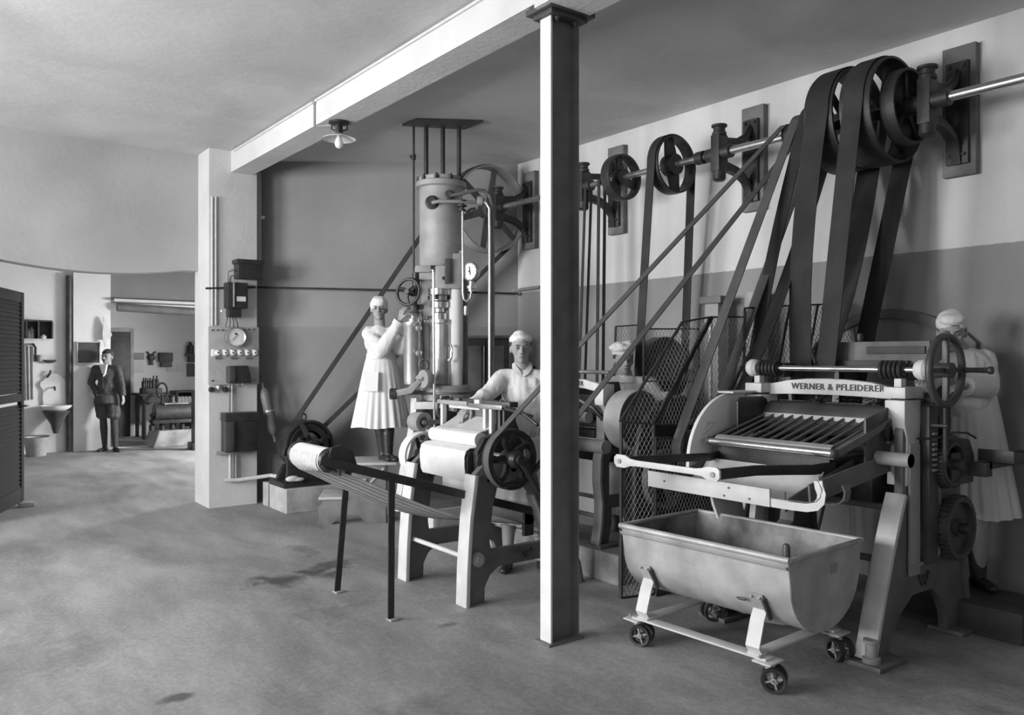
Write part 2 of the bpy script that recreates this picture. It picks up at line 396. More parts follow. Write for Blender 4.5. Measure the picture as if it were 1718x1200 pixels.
for z in (.92, 1.5, 2.08): fr.box(6.38, 6.44, 10.5, 13.3, z - .025, z + .025)
struct(fr, 'window_5', 'white_paint')
# raised lintel ledge and pipe over the far opening, pilaster with dark joint
struct(B().box(2.83, 6.2, 15.08, 15.2, 2.42, 2.47), 'trim_3', 'room_white')
struct(B().box(2.865, 6.2, 15.13, 15.2, 2.475, RZ), 'shade_trim', 'wall_grey')  # grey panel added to darken the shaded wall above the far opening
struct(B().box(2.30, 2.86, 15.10, 15.2, 0, RZ), 'trim_4', 'room_white')
c = B(); c.tube([(2.24, 15.13, 0.02), (2.24, 15.13, 2.9)], .045, 12)
tag(c.build('drain_pipe', 'dark_paint'), 'dark vertical drain pipe in the corner beside the washbasin', 'pipe')
c = B(); c.tube([(2.95, 15.05, 2.40), (6.2, 15.05, 2.30)], .07, 12)
tag(c.build('overhead_pipe', 'grey_paint'), 'fat overhead pipe crossing below the far lintel', 'pipe')
c = B(); c.tube([(2.9, 15.02, 2.52), (6.2, 15.02, 2.50)], .025, 10)
tag(c.build('overhead_pipe', 'enamel'), 'slim white pipe above the fat overhead pipe on the far lintel', 'pipe')
# dark door in the far wall
d = thing('door_1', None, None, (3.32, 17.36, 0)); d['kind'] = 'structure'; del_ = None
B().box(3.0, 3.64, 17.34, 17.395, 0, 2.05).build('door_leaf', 'dark_paint', d, bev=.004)
for (z0, z1) in ((.15, .85), (1.0, 1.9)): B().box(3.1, 3.54, 17.325, 17.34, z0, z1).build('panel', 'dark_paint', d, bev=.003)
B().tube([(3.57, 17.33, 1.0), (3.57, 17.27, 1.0), (3.5, 17.27, 1.0)], .01, 8).build('door_handle', 'steel', d)
b = B()
for (x0, x1, z0, z1) in ((2.96, 3.0, 0, 2.05), (3.64, 3.70, 0, 2.05), (2.96, 3.70, 2.05, 2.12)): b.box(x0, x1, 17.33, 17.395, z0, z1)
b.build('door_frame', 'wood_pale', d)
# louvred dark door leaf standing open at the left jamb
hx, hy, ex, ey = .70, 9.12, 1.04, 9.99
ln = math.hypot(ex - hx, ey - hy); ang = math.atan2(ey - hy, ex - hx)
d = thing('door_2', None, None, (hx, hy, 0), ang); d['kind'] = 'structure'
for (x0, x1) in ((0.0, .09), (ln - .09, ln)): B().box(x0, x1, -.02, .02, .05, 2.24).build('stile', 'door_dark', d, local=True, bev=.003)
for (z0, z1) in ((.05, .2), (1.1, 1.18), (2.13, 2.24)): B().box(.09, ln - .09, -.018, .018, z0, z1).build('rail', 'door_dark', d, local=True, bev=.003)
sl = bpy.data.meshes.new('slat'); bm = bmesh.new(); bmesh.ops.create_cube(bm, size=1, matrix=M.Rotation(R_(64), 4, 'X') @ M.Diagonal((ln - .18, .05, .009, 1))); bm.to_mesh(sl); bm.free(); sl.materials.append(MT['door_dark'])
z = .225
while z < 2.12:
    if not (1.08 < z < 1.2):
        o = bpy.data.objects.new('slat', sl); sc.collection.objects.link(o); o.parent = d; o.location = (ln / 2, 0, z); WM[o.name] = wm(d)
    z += .043
B().cyl((ln - .045, -.02, 1.05), (ln - .045, -.07, 1.05), .012).cyl((ln - .045, -.07, 1.05), (ln - .13, -.07, 1.05), .01).build('door_handle', 'steel', d, local=True)
b = B(); b.box(1.0, 1.14, 9.83, 9.97, 0, .045)
tag(b.build('door_stop', 'concrete', bev=.015), 'small pale door stop block on the floor at the louvred door', 'door stop')
# line scored into the upper wall, and small high wires: electric cable strung across the back wall
q0 = at(428, 482, D=8.92); q1 = at(700, 488, D=8.98); q2 = at(869, 493, D=9.06)
tag(B().tube([at(345, 484, Y=8.60), at(428, 482, Y=8.60), q0, q1, q2], .011, 8).build('wall_cable', 'black_iron'), 'thin dark cable stretched along the back wall at head height', 'cable')
b = B(); pts = [at(868, 497, X=5.5), at(868, 487, X=5.5), at(873, 485, X=5.5), at(905, 481, X=5.5)]
b.tube(pts, .012, 8); tag(b.build('wall_pipe', 'mid_paint'), 'thin bent pipe near the back corner of the right wall', 'pipe')
b = B(); b.tube([at(860, 488, X=5.48), at(905, 482, X=5.48)], .014, 8); tag(b.build('wall_pipe', 'mid_paint'), 'short straight pipe below the thin bent pipe on the right wall', 'pipe')
b = B(); b.tube([at(433, 290, D=8.83), at(433, 440, D=8.83)], .034, 12); b.box(*[c for a in range(3) for c in (0, 0)]) if 0 else None
po = at(433, 365, D=8.83); b.tube([po - V((.06, .0, 0)), po + V((.06, -.03, 0))], .02, 8)
tag(b.build('riser_pipe', 'mid_paint'), 'grey vertical pipe rising to the ceiling beside the pillar', 'pipe')
# two vertical conduits on the pillar above the board
for k, px in enumerate((356, 362)):
    tag(B().tube([at(px, 330, Y=8.605), at(px, 546, Y=8.605)], .012, 8).build('pillar_conduit', 'white_paint'), ('left' if k == 0 else 'right') + ' one of the two thin upright conduits on the pillar edge', 'conduit')
# lamp under the girder
lm = thing('ceiling_lamp', 'white enamel shade lamp with bare bulb hanging under the girder', 'lamp', (2.90, 6.24, 3.5))
L0 = V((2.90, 6.24, 0))
B().lathe(L0, (0, 0, 1), [(0, 3.5), (.085, 3.5), (.085, 3.485), (.03, 3.47), (.03, 3.40), (0, 3.40)], 20).build('ceiling_rose', 'black_iron', lm)
for a in (0, 120, 240):
    u = V((cos(R_(a)), sin(R_(a)), 0)); B().tube([L0 + u * .07 + V((0, 0, 3.49)), L0 + u * .075 + V((0, 0, 3.45)), L0 + u * .03 + V((0, 0, 3.43))], .006, 6).build('arm', 'black_iron', lm)
B().lathe(L0, (0, 0, 1), [(.03, 3.405), (.06, 3.395), (.135, 3.362), (.137, 3.357), (.06, 3.388), (.03, 3.398)], 40, closed=True).build('lamp_shade', 'enamel', lm)
B().lathe(L0, (0, 0, 1), [(0, 3.40), (.018, 3.398), (.02, 3.365), (.032, 3.345), (.036, 3.32), (.028, 3.295), (.012, 3.283), (0, 3.28)], 20).build('bulb', 'bulb', lm)
b = B(); b.tube([(2.775, 6.45, 3.70), (2.775, 6.45, 3.485), (2.80, 6.4, 3.487), (2.9, 6.28, 3.487)], .009, 8); b.ell((2.775, 6.45, 3.69), .022)
tag(b.build('lamp_wire', 'mid_paint'), 'grey lamp lead running down the girder side to the enamel lamp', 'cable')
# ------------------------------------------------------------------ switchgear on the pillar
PY = 8.615
def pf(px, py, d=0): return at(px, py, Y=PY - d)
def pbox(b, x0, x1, y0, y1, d0, d1):
    a = pf(x0, y1); c = pf(x1, y0); return b.box(a.x, c.x, PY - d1, PY - d0, a.z, pf(x0, y0).z)
sb = thing('switchboard', 'pale marble switchboard panel with round dial and fuse row on the pillar', 'switchboard', pf(390, 645))
pbox(B(), 348, 432, 548, 646, .02, .045).build('panel', 'marble', sb, bev=.003)
for (x, y) in ((356, 554), (426, 553), (356, 639), (426, 638), (365, 554), (373, 554), (410, 553), (418, 553), (419, 638)):
    c = pf(x, y, .045); B().cyl(c, c + V((0, -.012, 0)), .009, .007, 12).build('bolt', 'dark_paint', sb)
c = pf(393, 566, .045)
g = B().lathe(c, (0, -1, 0), [(0, 0), (.1, 0), (.105, .05), (.098, .058), (.088, .05)], 40).build('dial_case', 'dark_paint', sb)
B().lathe(c, (0, -1, 0), [(0, .045), (.088, .048)], 40).build('dial_face', 'dial', g)
B().lathe(c, (0, -1, 0), [(.088, .05), (.1, .062), (.106, .05), (.1, .046)], 40, closed=True).build('bezel', 'nickel', g)
k = B(); k.bar(c + V((-.03, -.052, -.03)), c + V((.02, -.052, .03)), .004, .003, (0, -1, 0)); k.cyl(c + V((0, -.048, .035)), c + V((0, -.054, .035)), .012)
for a in range(-120, 121, 20): k.bar(c + V((.066 * sin(R_(a)), -.051, .066 * cos(R_(a)))), c + V((.078 * sin(R_(a)), -.051, .078 * cos(R_(a)))), .003, .002, (0, -1, 0))
k.build('pointer', 'ink', g)
fb = pbox(B(), 352, 358, 586, 598, .045, .075).build('terminal_block', 'porcelain', sb, bev=.004)
for i in range(6):
    c = pf(363.5 + i * 12.4, 592, .045)
    f = B().lathe(c, (0, -1, 0), [(0, 0), (.034, 0), (.034, .02), (.026, .03), (.026, .05), (.018, .055), (0, .055)], 20).build('fuse', 'porcelain', sb)
    B().cyl(c + V((0, -.054, 0)), c + V((0, -.06, 0)), .008).build('fuse_cap', 'dark_paint', f)
for i in range(3):
    c = pf(366 + i * 25.5, 601, .045); B().box(c.x - .028, c.x + .028, c.y - .012, c.y, c.z - .012, c.z + .012).build('nameplate', 'grey_paint', sb)
a = pf(378, 643); b_ = pf(412, 614)
sw = B().plate([(a.x, a.z), (b_.x + .01, a.z), (b_.x, a.z + .09), (b_.x - .03, b_.z + .005), (a.x, b_.z)], PY - .045, PY - .16, 'xz').build('switch', 'black_iron', sb, bev=.006)
B().box(a.x - .01, a.x + .05, PY - .175, PY - .05, a.z + .01, b_.z - .01).build('switch_cover', 'dark_paint', sw, bev=.005)
c = pf(402, 645, .1); B().tube([c + V((.03 * cos(t), 0, .03 * sin(t))) for t in [i * pi / 5 for i in range(10)]], .005, 6, closed=True).build('pull_ring', 'steel', sw)
# other boxes on the pillar
u = thing('fuse_box', 'dark oblong iron fuse box at the top of the pillar switchgear', 'fuse box', pf(408, 470))
pbox(B(), 391, 431, 440, 469, .02, .18).build('case', 'black_iron', u, bev=.006); pbox(B(), 388, 432, 437, 444, .015, .2).build('lid', 'black_iron', u, bev=.004)
c = pf(434, 464, .1); B().tube([c + V((.022 * cos(t), 0, .022 * sin(t))) for t in [i * pi / 5 for i in range(10)]], .005, 6, closed=True).build('pull_ring', 'steel', u)
for x, y in ((417, 448), (417, 462), (395, 455)): c = pf(x, y, .18); B().cyl(c, c + V((0, -.012, 0)), .012, .01, 12).build('screw', 'cast_iron', u)
u = thing('relay_box', 'tall black switch box with small pale plate above the marble board', 'switch box', pf(390, 535))
pbox(B(), 374, 407, 475, 518, .02, .17).build('case', 'black_iron', u, bev=.006); pbox(B(), 378, 398, 517, 533, .02, .13).build('terminal_cover', 'black_iron', u, bev=.004)
pbox(B(), 388, 403, 499, 507, .17, .175).build('nameplate', 'paper', u); pbox(B(), 382, 384, 476, 516, .17, .185).build('ridge', 'mid_paint', u)
c = pf(372, 522, .05); B().ell(c, .015).build('knob', 'porcelain', u)
b = B()
for i in range(4): b.tube([pf(382 + i * 4, 532, .05), pf(380 + i * 6, 541, .07), pf(378 + i * 7, 549, .06)], .005, 6)
b.build('lead', 'black_iron', u)
tag(B().tube([pf(392, 452, .08), pf(382, 456, .08), pf(381, 477, .08)], .012, 8).tube([pf(394, 462, .06), pf(387, 464, .06), pf(386, 478, .06)], .010, 8).build('cable_bend', 'mid_paint'), 'pair of short bent cables between the two dark boxes on the pillar', 'cable')
u = thing('starter_box', 'large black iron starter box on the lower pillar', 'switch box', pf(395, 760))
pbox(B(), 369, 421, 695, 757, .03, .2).build('case', 'black_iron', u, bev=.006); pbox(B(), 368, 424, 692, 706, .03, .215).build('lid', 'black_iron', u, bev=.004)
pbox(B(), 366, 381, 706, 755, .2, .235).build('side_cover', 'dark_paint', u, bev=.004)
pbox(B(), 360, 425, 757, 763, .0, .06).build('bracket', 'mid_paint', u, bev=.004)
c = pf(421, 700, .1); B().cyl(c, c + V((.05, 0, 0)), .03).build('knob', 'black_iron', u)
for k, x in enumerate((386, 391, 396)):
    tag(B().tube([pf(x, 757, .03), pf(x, 806, .03)], .010 if k else .014, 8).build('lower_conduit', 'white_paint' if k == 0 else 'mid_paint'), ['leftmost thick', 'middle thin', 'rightmost thin'][k] + ' conduit dropping from the starter box to the floor pipe', 'conduit')
for k, x in enumerate((384, 389)):
    tag(B().tube([pf(x, 646, .03), pf(x, 694, .03)], .009 + .003 * (k == 0), 8).build('mid_conduit', 'white_paint' if k else 'mid_paint'), ['left', 'right'][k] + ' of two short conduits joining the marble board to the starter box', 'conduit')
for k, x in enumerate((354, 377)):
    c = pf(x, 654, .0); b = B().lathe(c, (0, -1, 0), [(0, 0), (.028, 0), (.028, .04), (.02, .055), (0, .055)], 20)
    tag(b.build('push_switch', 'black_iron'), ['left', 'right'][k] + ' round black switch just below the marble board', 'switch')
c = pf(365, 650, 0); tag(B().ell(c + V((0, -.02, 0)), (.02, .02, .024)).build('bell_push', 'porcelain'), 'tiny white porcelain knob between the two round black switches', 'switch')
fp = [pf(377, 806, .03), pf(384, 806, .04), pf(400, 805.5, .045), V((3.15, 8.45, .31)), at(505, 806, Y=8.02)]
tag(B().tube(fp, .02, 10).build('floor_conduit', 'white_paint'), 'pale horizontal pipe from the pillar to the motor', 'conduit')
# fire extinguisher-like long canister hanging aslant on the back wall
e0 = at(441, 642, D=8.72); e1 = at(462, 742, D=8.72)
u = thing('hand_pump', 'slim dark grey canister hanging aslant on the wall by the switchboard', 'canister', e1)
dr = (e1 - e0).normalized(); L_ = (e1 - e0).length
B().lathe(e0, dr, [(0, .03), (.012, .05), (.035, .08), (.05, .12), (.055, .16), (.055, L_ - .15), (.04, L_ - .1), (.018, L_ - .07), (.018, L_), (0, L_)], 20).build('body', 'grey_paint', u)
B().lathe(e0, dr, [(0, 0), (.02, 0), (.02, .06), (0, .06)], 12).build('nozzle', 'dark_paint', u)
B().lathe(e0 + dr * .30, dr, [(.056, 0), (.06, 0), (.06, .02), (.056, .02)], 20, closed=True).build('band', 'steel', u)
B().tube([e0, e0 + V((0, .02, .05)), e0 + V((0, .05, .06))], .01, 8).build('hook', 'dark_paint', u)
# ------------------------------------------------------------------ LINE SHAFT, BRACKETS, PULLEYS
SX, SZ = 5.08, 3.14
def pulley(parent, c, R, wdt, ns=6, hub=.06, m='cast_iron', rimt=.016, curved=False, rim_m=None, ax=(0, 1, 0), sw=1., spoke_m=None):
    """belt pulley round the Y axis: rim, hub and spokes"""
    c = V(c); ax = V(ax).normalized(); h = wdt / 2
    rim = B().lathe(c, ax, [(R - rimt, -h), (R, -h), (R + .004, 0), (R, h), (R - rimt, h)], 56, closed=True).build('pulley_rim', rim_m or m, parent)
    B().lathe(c, ax, [(0, -h * .8 - .01), (hub, -h * .8 - .01), (hub, h * .8 + .01), (0, h * .8 + .01)], 24).build('hub', m, rim if parent else None)
    a0 = V((0, 0, 1)); u = ax.cross(a0).normalized(); v = a0
    for i in range(ns):
        t = 2 * pi * i / ns + (.35 if ns > 3 else 1.75); d = u * cos(t) + v * sin(t); e = u * -sin(t) + v * cos(t)
        if curved: pts = [c + d * (hub * .7), c + d * (R * .45) + e * R * .13, c + d * (R * .75) + e * R * .13, c + d * (R - rimt * .5)]
        else: pts = [c + d * (hub * .7), c + d * (R - rimt * .5)]
        k = len(pts); B().strip(pts, e if not curved else ax, [sw * .3 * R * (1 - .35 * j / (k - 1)) * .62 if not curved else .032 for j in range(k)], .018 if not curved else .03).build('spoke', spoke_m or m, rim)
    return rim
ls = thing('line_shaft', 'long overhead steel drive shaft carrying pulleys along the right wall', 'shaft', (SX, 4.5, SZ))
B().cyl((SX, .6, SZ), (SX, 4.0, SZ), .030, n=24).cyl((SX, 4.0, SZ), (SX, 7.4, SZ), .027, n=24).build('shaft', 'steel', ls)
pulley(ls, (SX, 5.175, SZ), .20, .10, 3, .07, sw=2.4)
pulley(ls, (SX, 4.586, SZ), .235, .11, 2, .085, sw=3.2)
pulley(ls, (SX, 3.46, SZ), .075, .07, 3, .035)
pulley(ls, (SX, 3.36, SZ), .115, .08, 4, .05)
pulley(ls, (SX, 3.25, SZ), .155, .10, 4, .05)
pulley(ls, (SX, 3.04, SZ), .335, .20, 6, .07)
pulley(ls, (SX, 2.79, SZ), .335, .20, 6, .07)
pulley(ls, (SX, 2.635, SZ), .235, .09, 5, .06)
pulley(ls, (SX - .03, 7.15, SZ), .46, .17, 6, .09, m='grey_paint', rim_m='mid_paint')
for y in (4.28, 2.40): B().cyl((SX, y - .035, SZ), (SX, y + .035, SZ), .052, n=20).build('collar', 'cast_iron', ls)
def bracket(Y, label):
    t = thing('shaft_bracket', label, 'bracket', (5.55, Y, SZ), 0, 'cast iron shaft brackets on the right wall')
    B().box(5.49, 5.55, Y - .105, Y + .105, SZ - .40, SZ + .44).build('backing_plank', 'wood', t, bev=.004)
    B().box(5.46, 5.49, Y - .07, Y + .07, SZ - .33, SZ + .33).build('wall_plate', 'cast_iron', t, bev=.004)
    up = [(5.47, .26), (5.40, .17), (5.30, .115), (5.18, .10), (5.09, .105)]
    lo = [(5.47, -.33), (5.45, -.24), (5.39, -.17), (5.30, -.125), (5.18, -.105), (5.09, -.10)]
    B().strip([(x, Y, SZ + z) for x, z in up], (0, 1, 0), .05, .035).strip([(x, Y, SZ + z + .018) for x, z in up], (0, 1, 0), .02, .04).build('upper_arm', 'cast_iron', t, bev=.003)
    B().strip([(x, Y, SZ + z) for x, z in lo], (0, 1, 0), .06, .045).strip([(x, Y, SZ + z + .025) for x, z in lo], (0, 1, 0), .02, .05).build('lower_arm', 'cast_iron', t, bev=.003)
    b = B(); b.box(SX - .055, SX + .055, Y - .04, Y + .04, SZ - .14, SZ + .14); b.cyl((SX, Y - .115, SZ), (SX, Y + .115, SZ), .052, n=24)
    bb = b.build('bearing', 'cast_iron', t, bev=.006)
    B().lathe((SX, Y, SZ), (0, 0, 1), [(.0, .14), (.055, .14), (.055, .16), (.045, .17), (.045, .2), (.06, .205), (.06, .22), (0, .22)], 20).build('oil_cup', 'cast_iron', bb)
    B().lathe((SX, Y, SZ), (0, 0, -1), [(.0, .14), (.05, .14), (.05, .2), (.035, .215), (0, .215)], 20).build('drip_cup', 'cast_iron', bb)
    for s in (-1, 1):
        for z in (-.27, .30): B().hexnut((5.46, Y + s * .045, SZ + z), (-1, 0, 0), .014, .014).build('bolt', 'cast_iron', t)
    return t
bracket(2.50, 'shaft bracket nearest the right edge of the photo, behind the big twin pulleys')
bracket(4.10, 'shaft bracket right of the five-spoked belt pulley, above the crossing belts')
bracket(5.67, 'shaft bracket just right of the steel post, beside the small beltless pulley')
bracket(7.02, 'shaft bracket farthest back, in front of the great flywheel')
# ------------------------------------------------------------------ belts
def belt(label, c1, r1, c2, r2, wid, crossed=False, m='belt_leather', t=.007, name='drive_belt', group=None, wob=0):
    """leather belt over two pulleys; c = (x, y, z) with the pulleys turning about Y"""
    a1, a2 = V((c1[0], c1[2])), V((c2[0], c2[2])); r1 += t; r2 += t
    d = (a2 - a1).length; th = math.atan2((a2 - a1).y, (a2 - a1).x); pts = []
    off = wid * .55 if crossed else 0
    if not crossed:
        be = math.acos((r1 - r2) / d)
        A = [th + be + (2 * pi - 2 * be) * i / 24 for i in range(25)]
        Bq = [th - be + 2 * be * i / 24 for i in range(25)]
    else:
        be = math.acos((r1 + r2) / d)
        A = [th + be + (2 * pi - 2 * be) * i / 24 for i in range(25)]
        Bq = [th - be + pi - (2 * pi - 2 * be) * i / 24 for i in range(25)]
    P1 = [V((a1.x + r1 * cos(a), c1[1], a1.y + r1 * sin(a))) for a in A]
    P2 = [V((a2.x + r2 * cos(a), c2[1], a2.y + r2 * sin(a))) for a in Bq]
    def mid(p, q, s):
        o = []
        for i in range(1, 10):
            f = i / 10; v = p.lerp(q, f); v.y += s * sin(pi * f); v.z -= .012 * sin(pi * f) * wob; o.append(v)
        return o
    pts = P1 + mid(P1[-1], P2[0], off) + P2 + mid(P2[-1], P1[0], -off)
    o = B().strip(pts, (0, 1, 0), wid, t, closed=True).build(name, m, ang=50)
    return tag(o, label, 'belt', group)
belt('upright leather belt over the five-spoked pulley right of the post', (SX, 4.586, SZ), .236, (5.14, 4.75, 1.46), .275, .085)
belt('thin belt slanting from the shaft behind the steel post to the small roller mill', (SX, 3.50, SZ), .075, (3.07, 4.10, .93), .186, .055, m='belt_pale')
belt('narrow belt on the third pulley, running down to the caged pulley of the front mill', (SX, 3.36, SZ), .116, (3.98, 3.45, 1.00), .11, .075, m='belt_pale')
belt('crossed belt beside the narrow caged belt, going down behind the mesh guard', (SX, 3.25, SZ), .156, (4.30, 3.40, .92), .12, .095, crossed=True)
belt('widest belt on the left half of the big twin pulley', (SX, 3.04, SZ), .336, (4.60, 3.10, .86), .12, .16, crossed=True)
belt('wide belt on the right half of the big twin pulley', (SX, 2.79, SZ), .336, (4.78, 2.98, .95), .13, .13)
belt('thin upright belt nearest the right side of the steel post', (SX, 5.60, SZ), .03, (4.98, 5.60, .9), .03, .03)
belt('second thin upright belt right of the steel post', (SX, 5.42, SZ), .03, (5.05, 5.42, .9), .03, .035)
belt('broad belt from the electric motor up to the great flywheel', (SX - .03, 7.15, SZ), .461, (3.34, 8.28, .68), .11, .12, m='belt_leather')
# ------------------------------------------------------------------ PRESS
PD = 7.6; S = PD / F
O = at(740, D=PD); O.z = 0
pr = thing('hydraulic_press', 'tall hydraulic press with steel cylinders and tank bolted to the ceiling', 'press', O, -CA)
def lx(px): return (px - 740) * S
def lz(py): return EYE + (598 - py) * S
def P(px, py, dy=0):                     # press coordinates; dy = forward of its middle plane
    k = (PD + dy) / PD
    return V((((px - 859) * k - (740 - 859)) * S, dy, EYE + (598 - py) * S * k))
def pb(b, name, m, par=None, **k): return b.build(name, m, par or pr, local=True, **k)
b = B(); b.plate([(3.72, 6.65), (3.735, 6.41), (4.25, 6.10), (4.25, 6.40)], 3.695, 3.719, 'xy'); b.build('ceiling_plate', 'dark_paint', pr, bev=.003)
for px in (715, 743, 770):
    pb(B().cyl(P(px, 204), P(px, 302), .021, n=16), 'tie_rod', 'cast_iron'); 
pb(B().tube([P(694, 207), P(694, 455)], .011, 10), 'control_rod', 'cast_iron')
pb(B().cyl(P(694, 259), P(694, 268), .02, n=12).cyl(P(694, 263, 0) + V((-.035, 0, 0)), P(694, 263), .013, n=8), 'clamp', 'cast_iron')
pb(B().tube([P(694, 455), P(706, 458)], .012, 8).ell(P(700, 459), .02), 'lever_joint', 'cast_iron')
tk = P(740, 448); R0 = 36 * S
T = pb(B().lathe((tk.x, 0, 0), (0, 0, 1), [(0, lz(449)), (R0 - .01, lz(449)), (R0, lz(446)), (R0, lz(318)), (R0 + .035, lz(316)), (R0 + .035, lz(308)), (R0 + .01, lz(306)), (R0 + .01, lz(300)), (R0 - .03, lz(298)), (0, lz(298))], 48), 'tank', 'mid_paint')
for i in range(10):
    t = i * 2 * pi / 10 + .2; pb(B().hexnut((tk.x + (R0 + .012) * cos(t), (R0 + .012) * sin(t), lz(307)), (0, 0, 1), .022, .03), 'bolt', 'cast_iron')
def flange(px, py, dy, r=.04):
    p = P(px, py, dy); return pb(B().lathe(p, (0, -1, 0), [(0, -.02), (r * 1.15, -.02), (r * 1.15, .015), (r * .8, .02), (r * .8, .045), (0, .045)], 20), 'pipe_flange', 'cast_iron')
flange(725, 340, -.19, .055); flange(754, 328, -.18, .04)
def tubeP(pts, r, name, m='nickel'): return pb(B().tube([P(*q) for q in pts], r, 10), name, m)
tubeP([(725, 340, -.24), (735, 338, -.26), (775, 338, -.2), (800, 340, -.12)], .016, 'feed_pipe', 'mid_paint')
tubeP([(756, 328, -.22), (775, 325, -.22), (800, 319, -.16), (812, 320, -.14), (821, 328, -.12), (825, 345, -.12), (827, 400, -.12), (827, 600, -.12), (827, 700, -.12)], .016, 'feed_pipe', 'grey_paint')
tubeP([(806, 338, -.15), (815, 340, -.15), (821, 350, -.15), (821.5, 400, -.15), (821.5, 600, -.15), (821.5, 700, -.15)], .014, 'feed_pipe', 'nickel')
p = P(775, 345, -.18); V1 = pb(B().lathe(p + V((0, 0, -.05)), (0, 0, 1), [(0, 0), (.035, 0), (.035, .015), (.02, .02), (.02, .035), (.045, .04), (.045, .055), (.02, .06), (.02, .08), (.04, .085), (.04, .1), (0, .1)], 20), 'valve', 'cast_iron')
p = P(808, 337, -.14); pb(B().lathe(p + V((-.04, 0, 0)), (1, 0, 0), [(0, 0), (.04, 0), (.045, .02), (.04, .05), (.02, .055), (.02, .08), (0, .08)], 20), 'valve', 'mid_paint')
pb(B().strip([P(782, 357, -.16), P(790, 351, -.15), P(798, 350, -.14)], (0, 1, 0), .03, .02), 'pipe_stay', 'cast_iron')
tubeP([(776, 352, -.18), (776.5, 490, -.18), (778, 502, -.18), (783, 506, -.18), (789, 500, -.18), (791, 488, -.18)], .011, 'gauge_pipe', 'nickel')
# gauge
gc = P(790, 456, -.18); gax = V((-.55, -.83, 0)).normalized()
G = pb(B().lathe(gc, gax, [(0, -.03), (.085, -.03), (.088, .02), (.082, .03), (.074, .022)], 36), 'pressure_gauge', 'nickel')
pb(B().lathe(gc, gax, [(0, .02), (.074, .022)], 36), 'dial_face', 'dial', G)
gu = gax.cross(V((0, 0, 1))).normalized(); k = B(); k.bar(gc + gax * .026 - gu * .01 - V((0, 0, .03)), gc + gax * .026 + V((0, 0, .045)), .006, .003, gax); k.cyl(gc + gax * .022, gc + gax * .03, .008)
for i in range(12):
    t = i * pi / 6; q = gc + gax * .024 + gu * sin(t) * .063 + V((0, 0, .063 * cos(t))); k.bar(q, q + (gu * sin(t) + V((0, 0, cos(t)))) * .008, .004, .002, gax)
pb(k, 'pointer', 'ink', G)
q = P(791, 478, -.18); pb(B().lathe(q + V((0, 0, -.06)), (0, 0, 1), [(0, 0), (.03, 0), (.03, .02), (.045, .025), (.045, .05), (.025, .055), (.025, .09), (.012, .1), (0, .1)], 20), 'gauge_cock', 'steel', G)
q = P(782, 522, -.18); pb(B().lathe(q + V((0, 0, -.04)), (0, 0, 1), [(0, 0), (.018, 0), (.022, .01), (.022, .08), (.012, .09), (0, .09)], 16), 'plumb_weight', 'nickel')
# crosshead and yoke
b = B(); A_ = P(733, 487); C_ = P(776, 428)
b.box(A_.x, C_.x, -.16, .16, A_.z, C_.z); pb(b, 'crosshead', 'mid_paint', bev=.02)
b = B(); A_ = P(704, 472); C_ = P(740, 448); b.box(A_.x, C_.x, -.12, .12, A_.z, C_.z); pb(b, 'yoke_arm', 'mid_paint', bev=.012)
b = B(); A_ = P(700, 460); C_ = P(726, 449); b.box(A_.x, C_.x, -.17, -.12, A_.z, C_.z); pb(b, 'yoke_lug', 'mid_paint', bev=.008)
b = B(); A_ = P(749, 479); C_ = P(759, 438); b.box(A_.x, C_.x, -.20, -.16, A_.z, C_.z); pb(b, 'clamp_plate', 'dark_paint', bev=.006)
for py in (443, 467): pb(B().hexnut(P(745, py, -.16) + V((0, 0, 0)), (0, -1, 0), .018, .02), 'nut', 'cast_iron')
b = B(); A_ = P(708, 532); C_ = P(735, 468); b.box(A_.x, C_.x, -.09, .1, A_.z, C_.z); pb(b, 'guide_block', 'mid_paint', bev=.02)
q = P(766, 0); pb(B().lathe((q.x, -.06, 0), (0, 0, 1), [(0, lz(405)), (.032, lz(405)), (.036, lz(408)), (.036, lz(423)), (.05, lz(423)), (.05, lz(430)), (0, lz(430))], 24), 'column_nut', 'polished')
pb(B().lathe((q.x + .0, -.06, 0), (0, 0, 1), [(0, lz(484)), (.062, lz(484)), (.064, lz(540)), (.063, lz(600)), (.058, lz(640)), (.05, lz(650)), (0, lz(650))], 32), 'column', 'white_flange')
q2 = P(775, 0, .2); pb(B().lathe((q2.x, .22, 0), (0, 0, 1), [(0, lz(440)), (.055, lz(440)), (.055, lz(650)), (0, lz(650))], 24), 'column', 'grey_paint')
pb(B().tube([P(725, 452, -.3), P(727, 455, -.3), P(729, 745, -.3)], .013, 10), 'front_rod', 'polished')
# nickel ram head
r = P(738, 0)
pb(B().lathe((r.x, -.05, 0), (0, 0, 1), [(0, lz(486)), (.115, lz(486)), (.115, lz(496)), (.08, lz(498)), (.08, lz(505)), (.1, lz(508)), (.1, lz(517)), (.05, lz(519)), (.05, lz(524)), (.075, lz(527)), (.075, lz(537)), (0, lz(537))], 32), 'ram_head', 'steel')
for i in range(6):
    t = i * pi / 3 + .3; pb(B().hexnut((r.x + .1 * cos(t), -.05 + .1 * sin(t), lz(504)), (0, 0, 1), .017, .035), 'bolt', 'cast_iron')
def mould(cx, dy, R, top, bot, nm, m='nickel'):
    c = P(cx, 0, dy)
    o = pb(B().lathe((c.x, dy, 0), (0, 0, 1), [(0, lz(top)), (R * 1.08, lz(top)), (R * 1.08, lz(top + 6)), (R, lz(top + 8)), (R, lz(bot - 8)), (R * .92, lz(bot)), (0, lz(bot))], 36), nm, m); return o
mould(740, -.04, .108, 537, 645, 'press_cylinder')
c1 = mould(692, -.12, .078, 542, 644, 'press_cylinder')
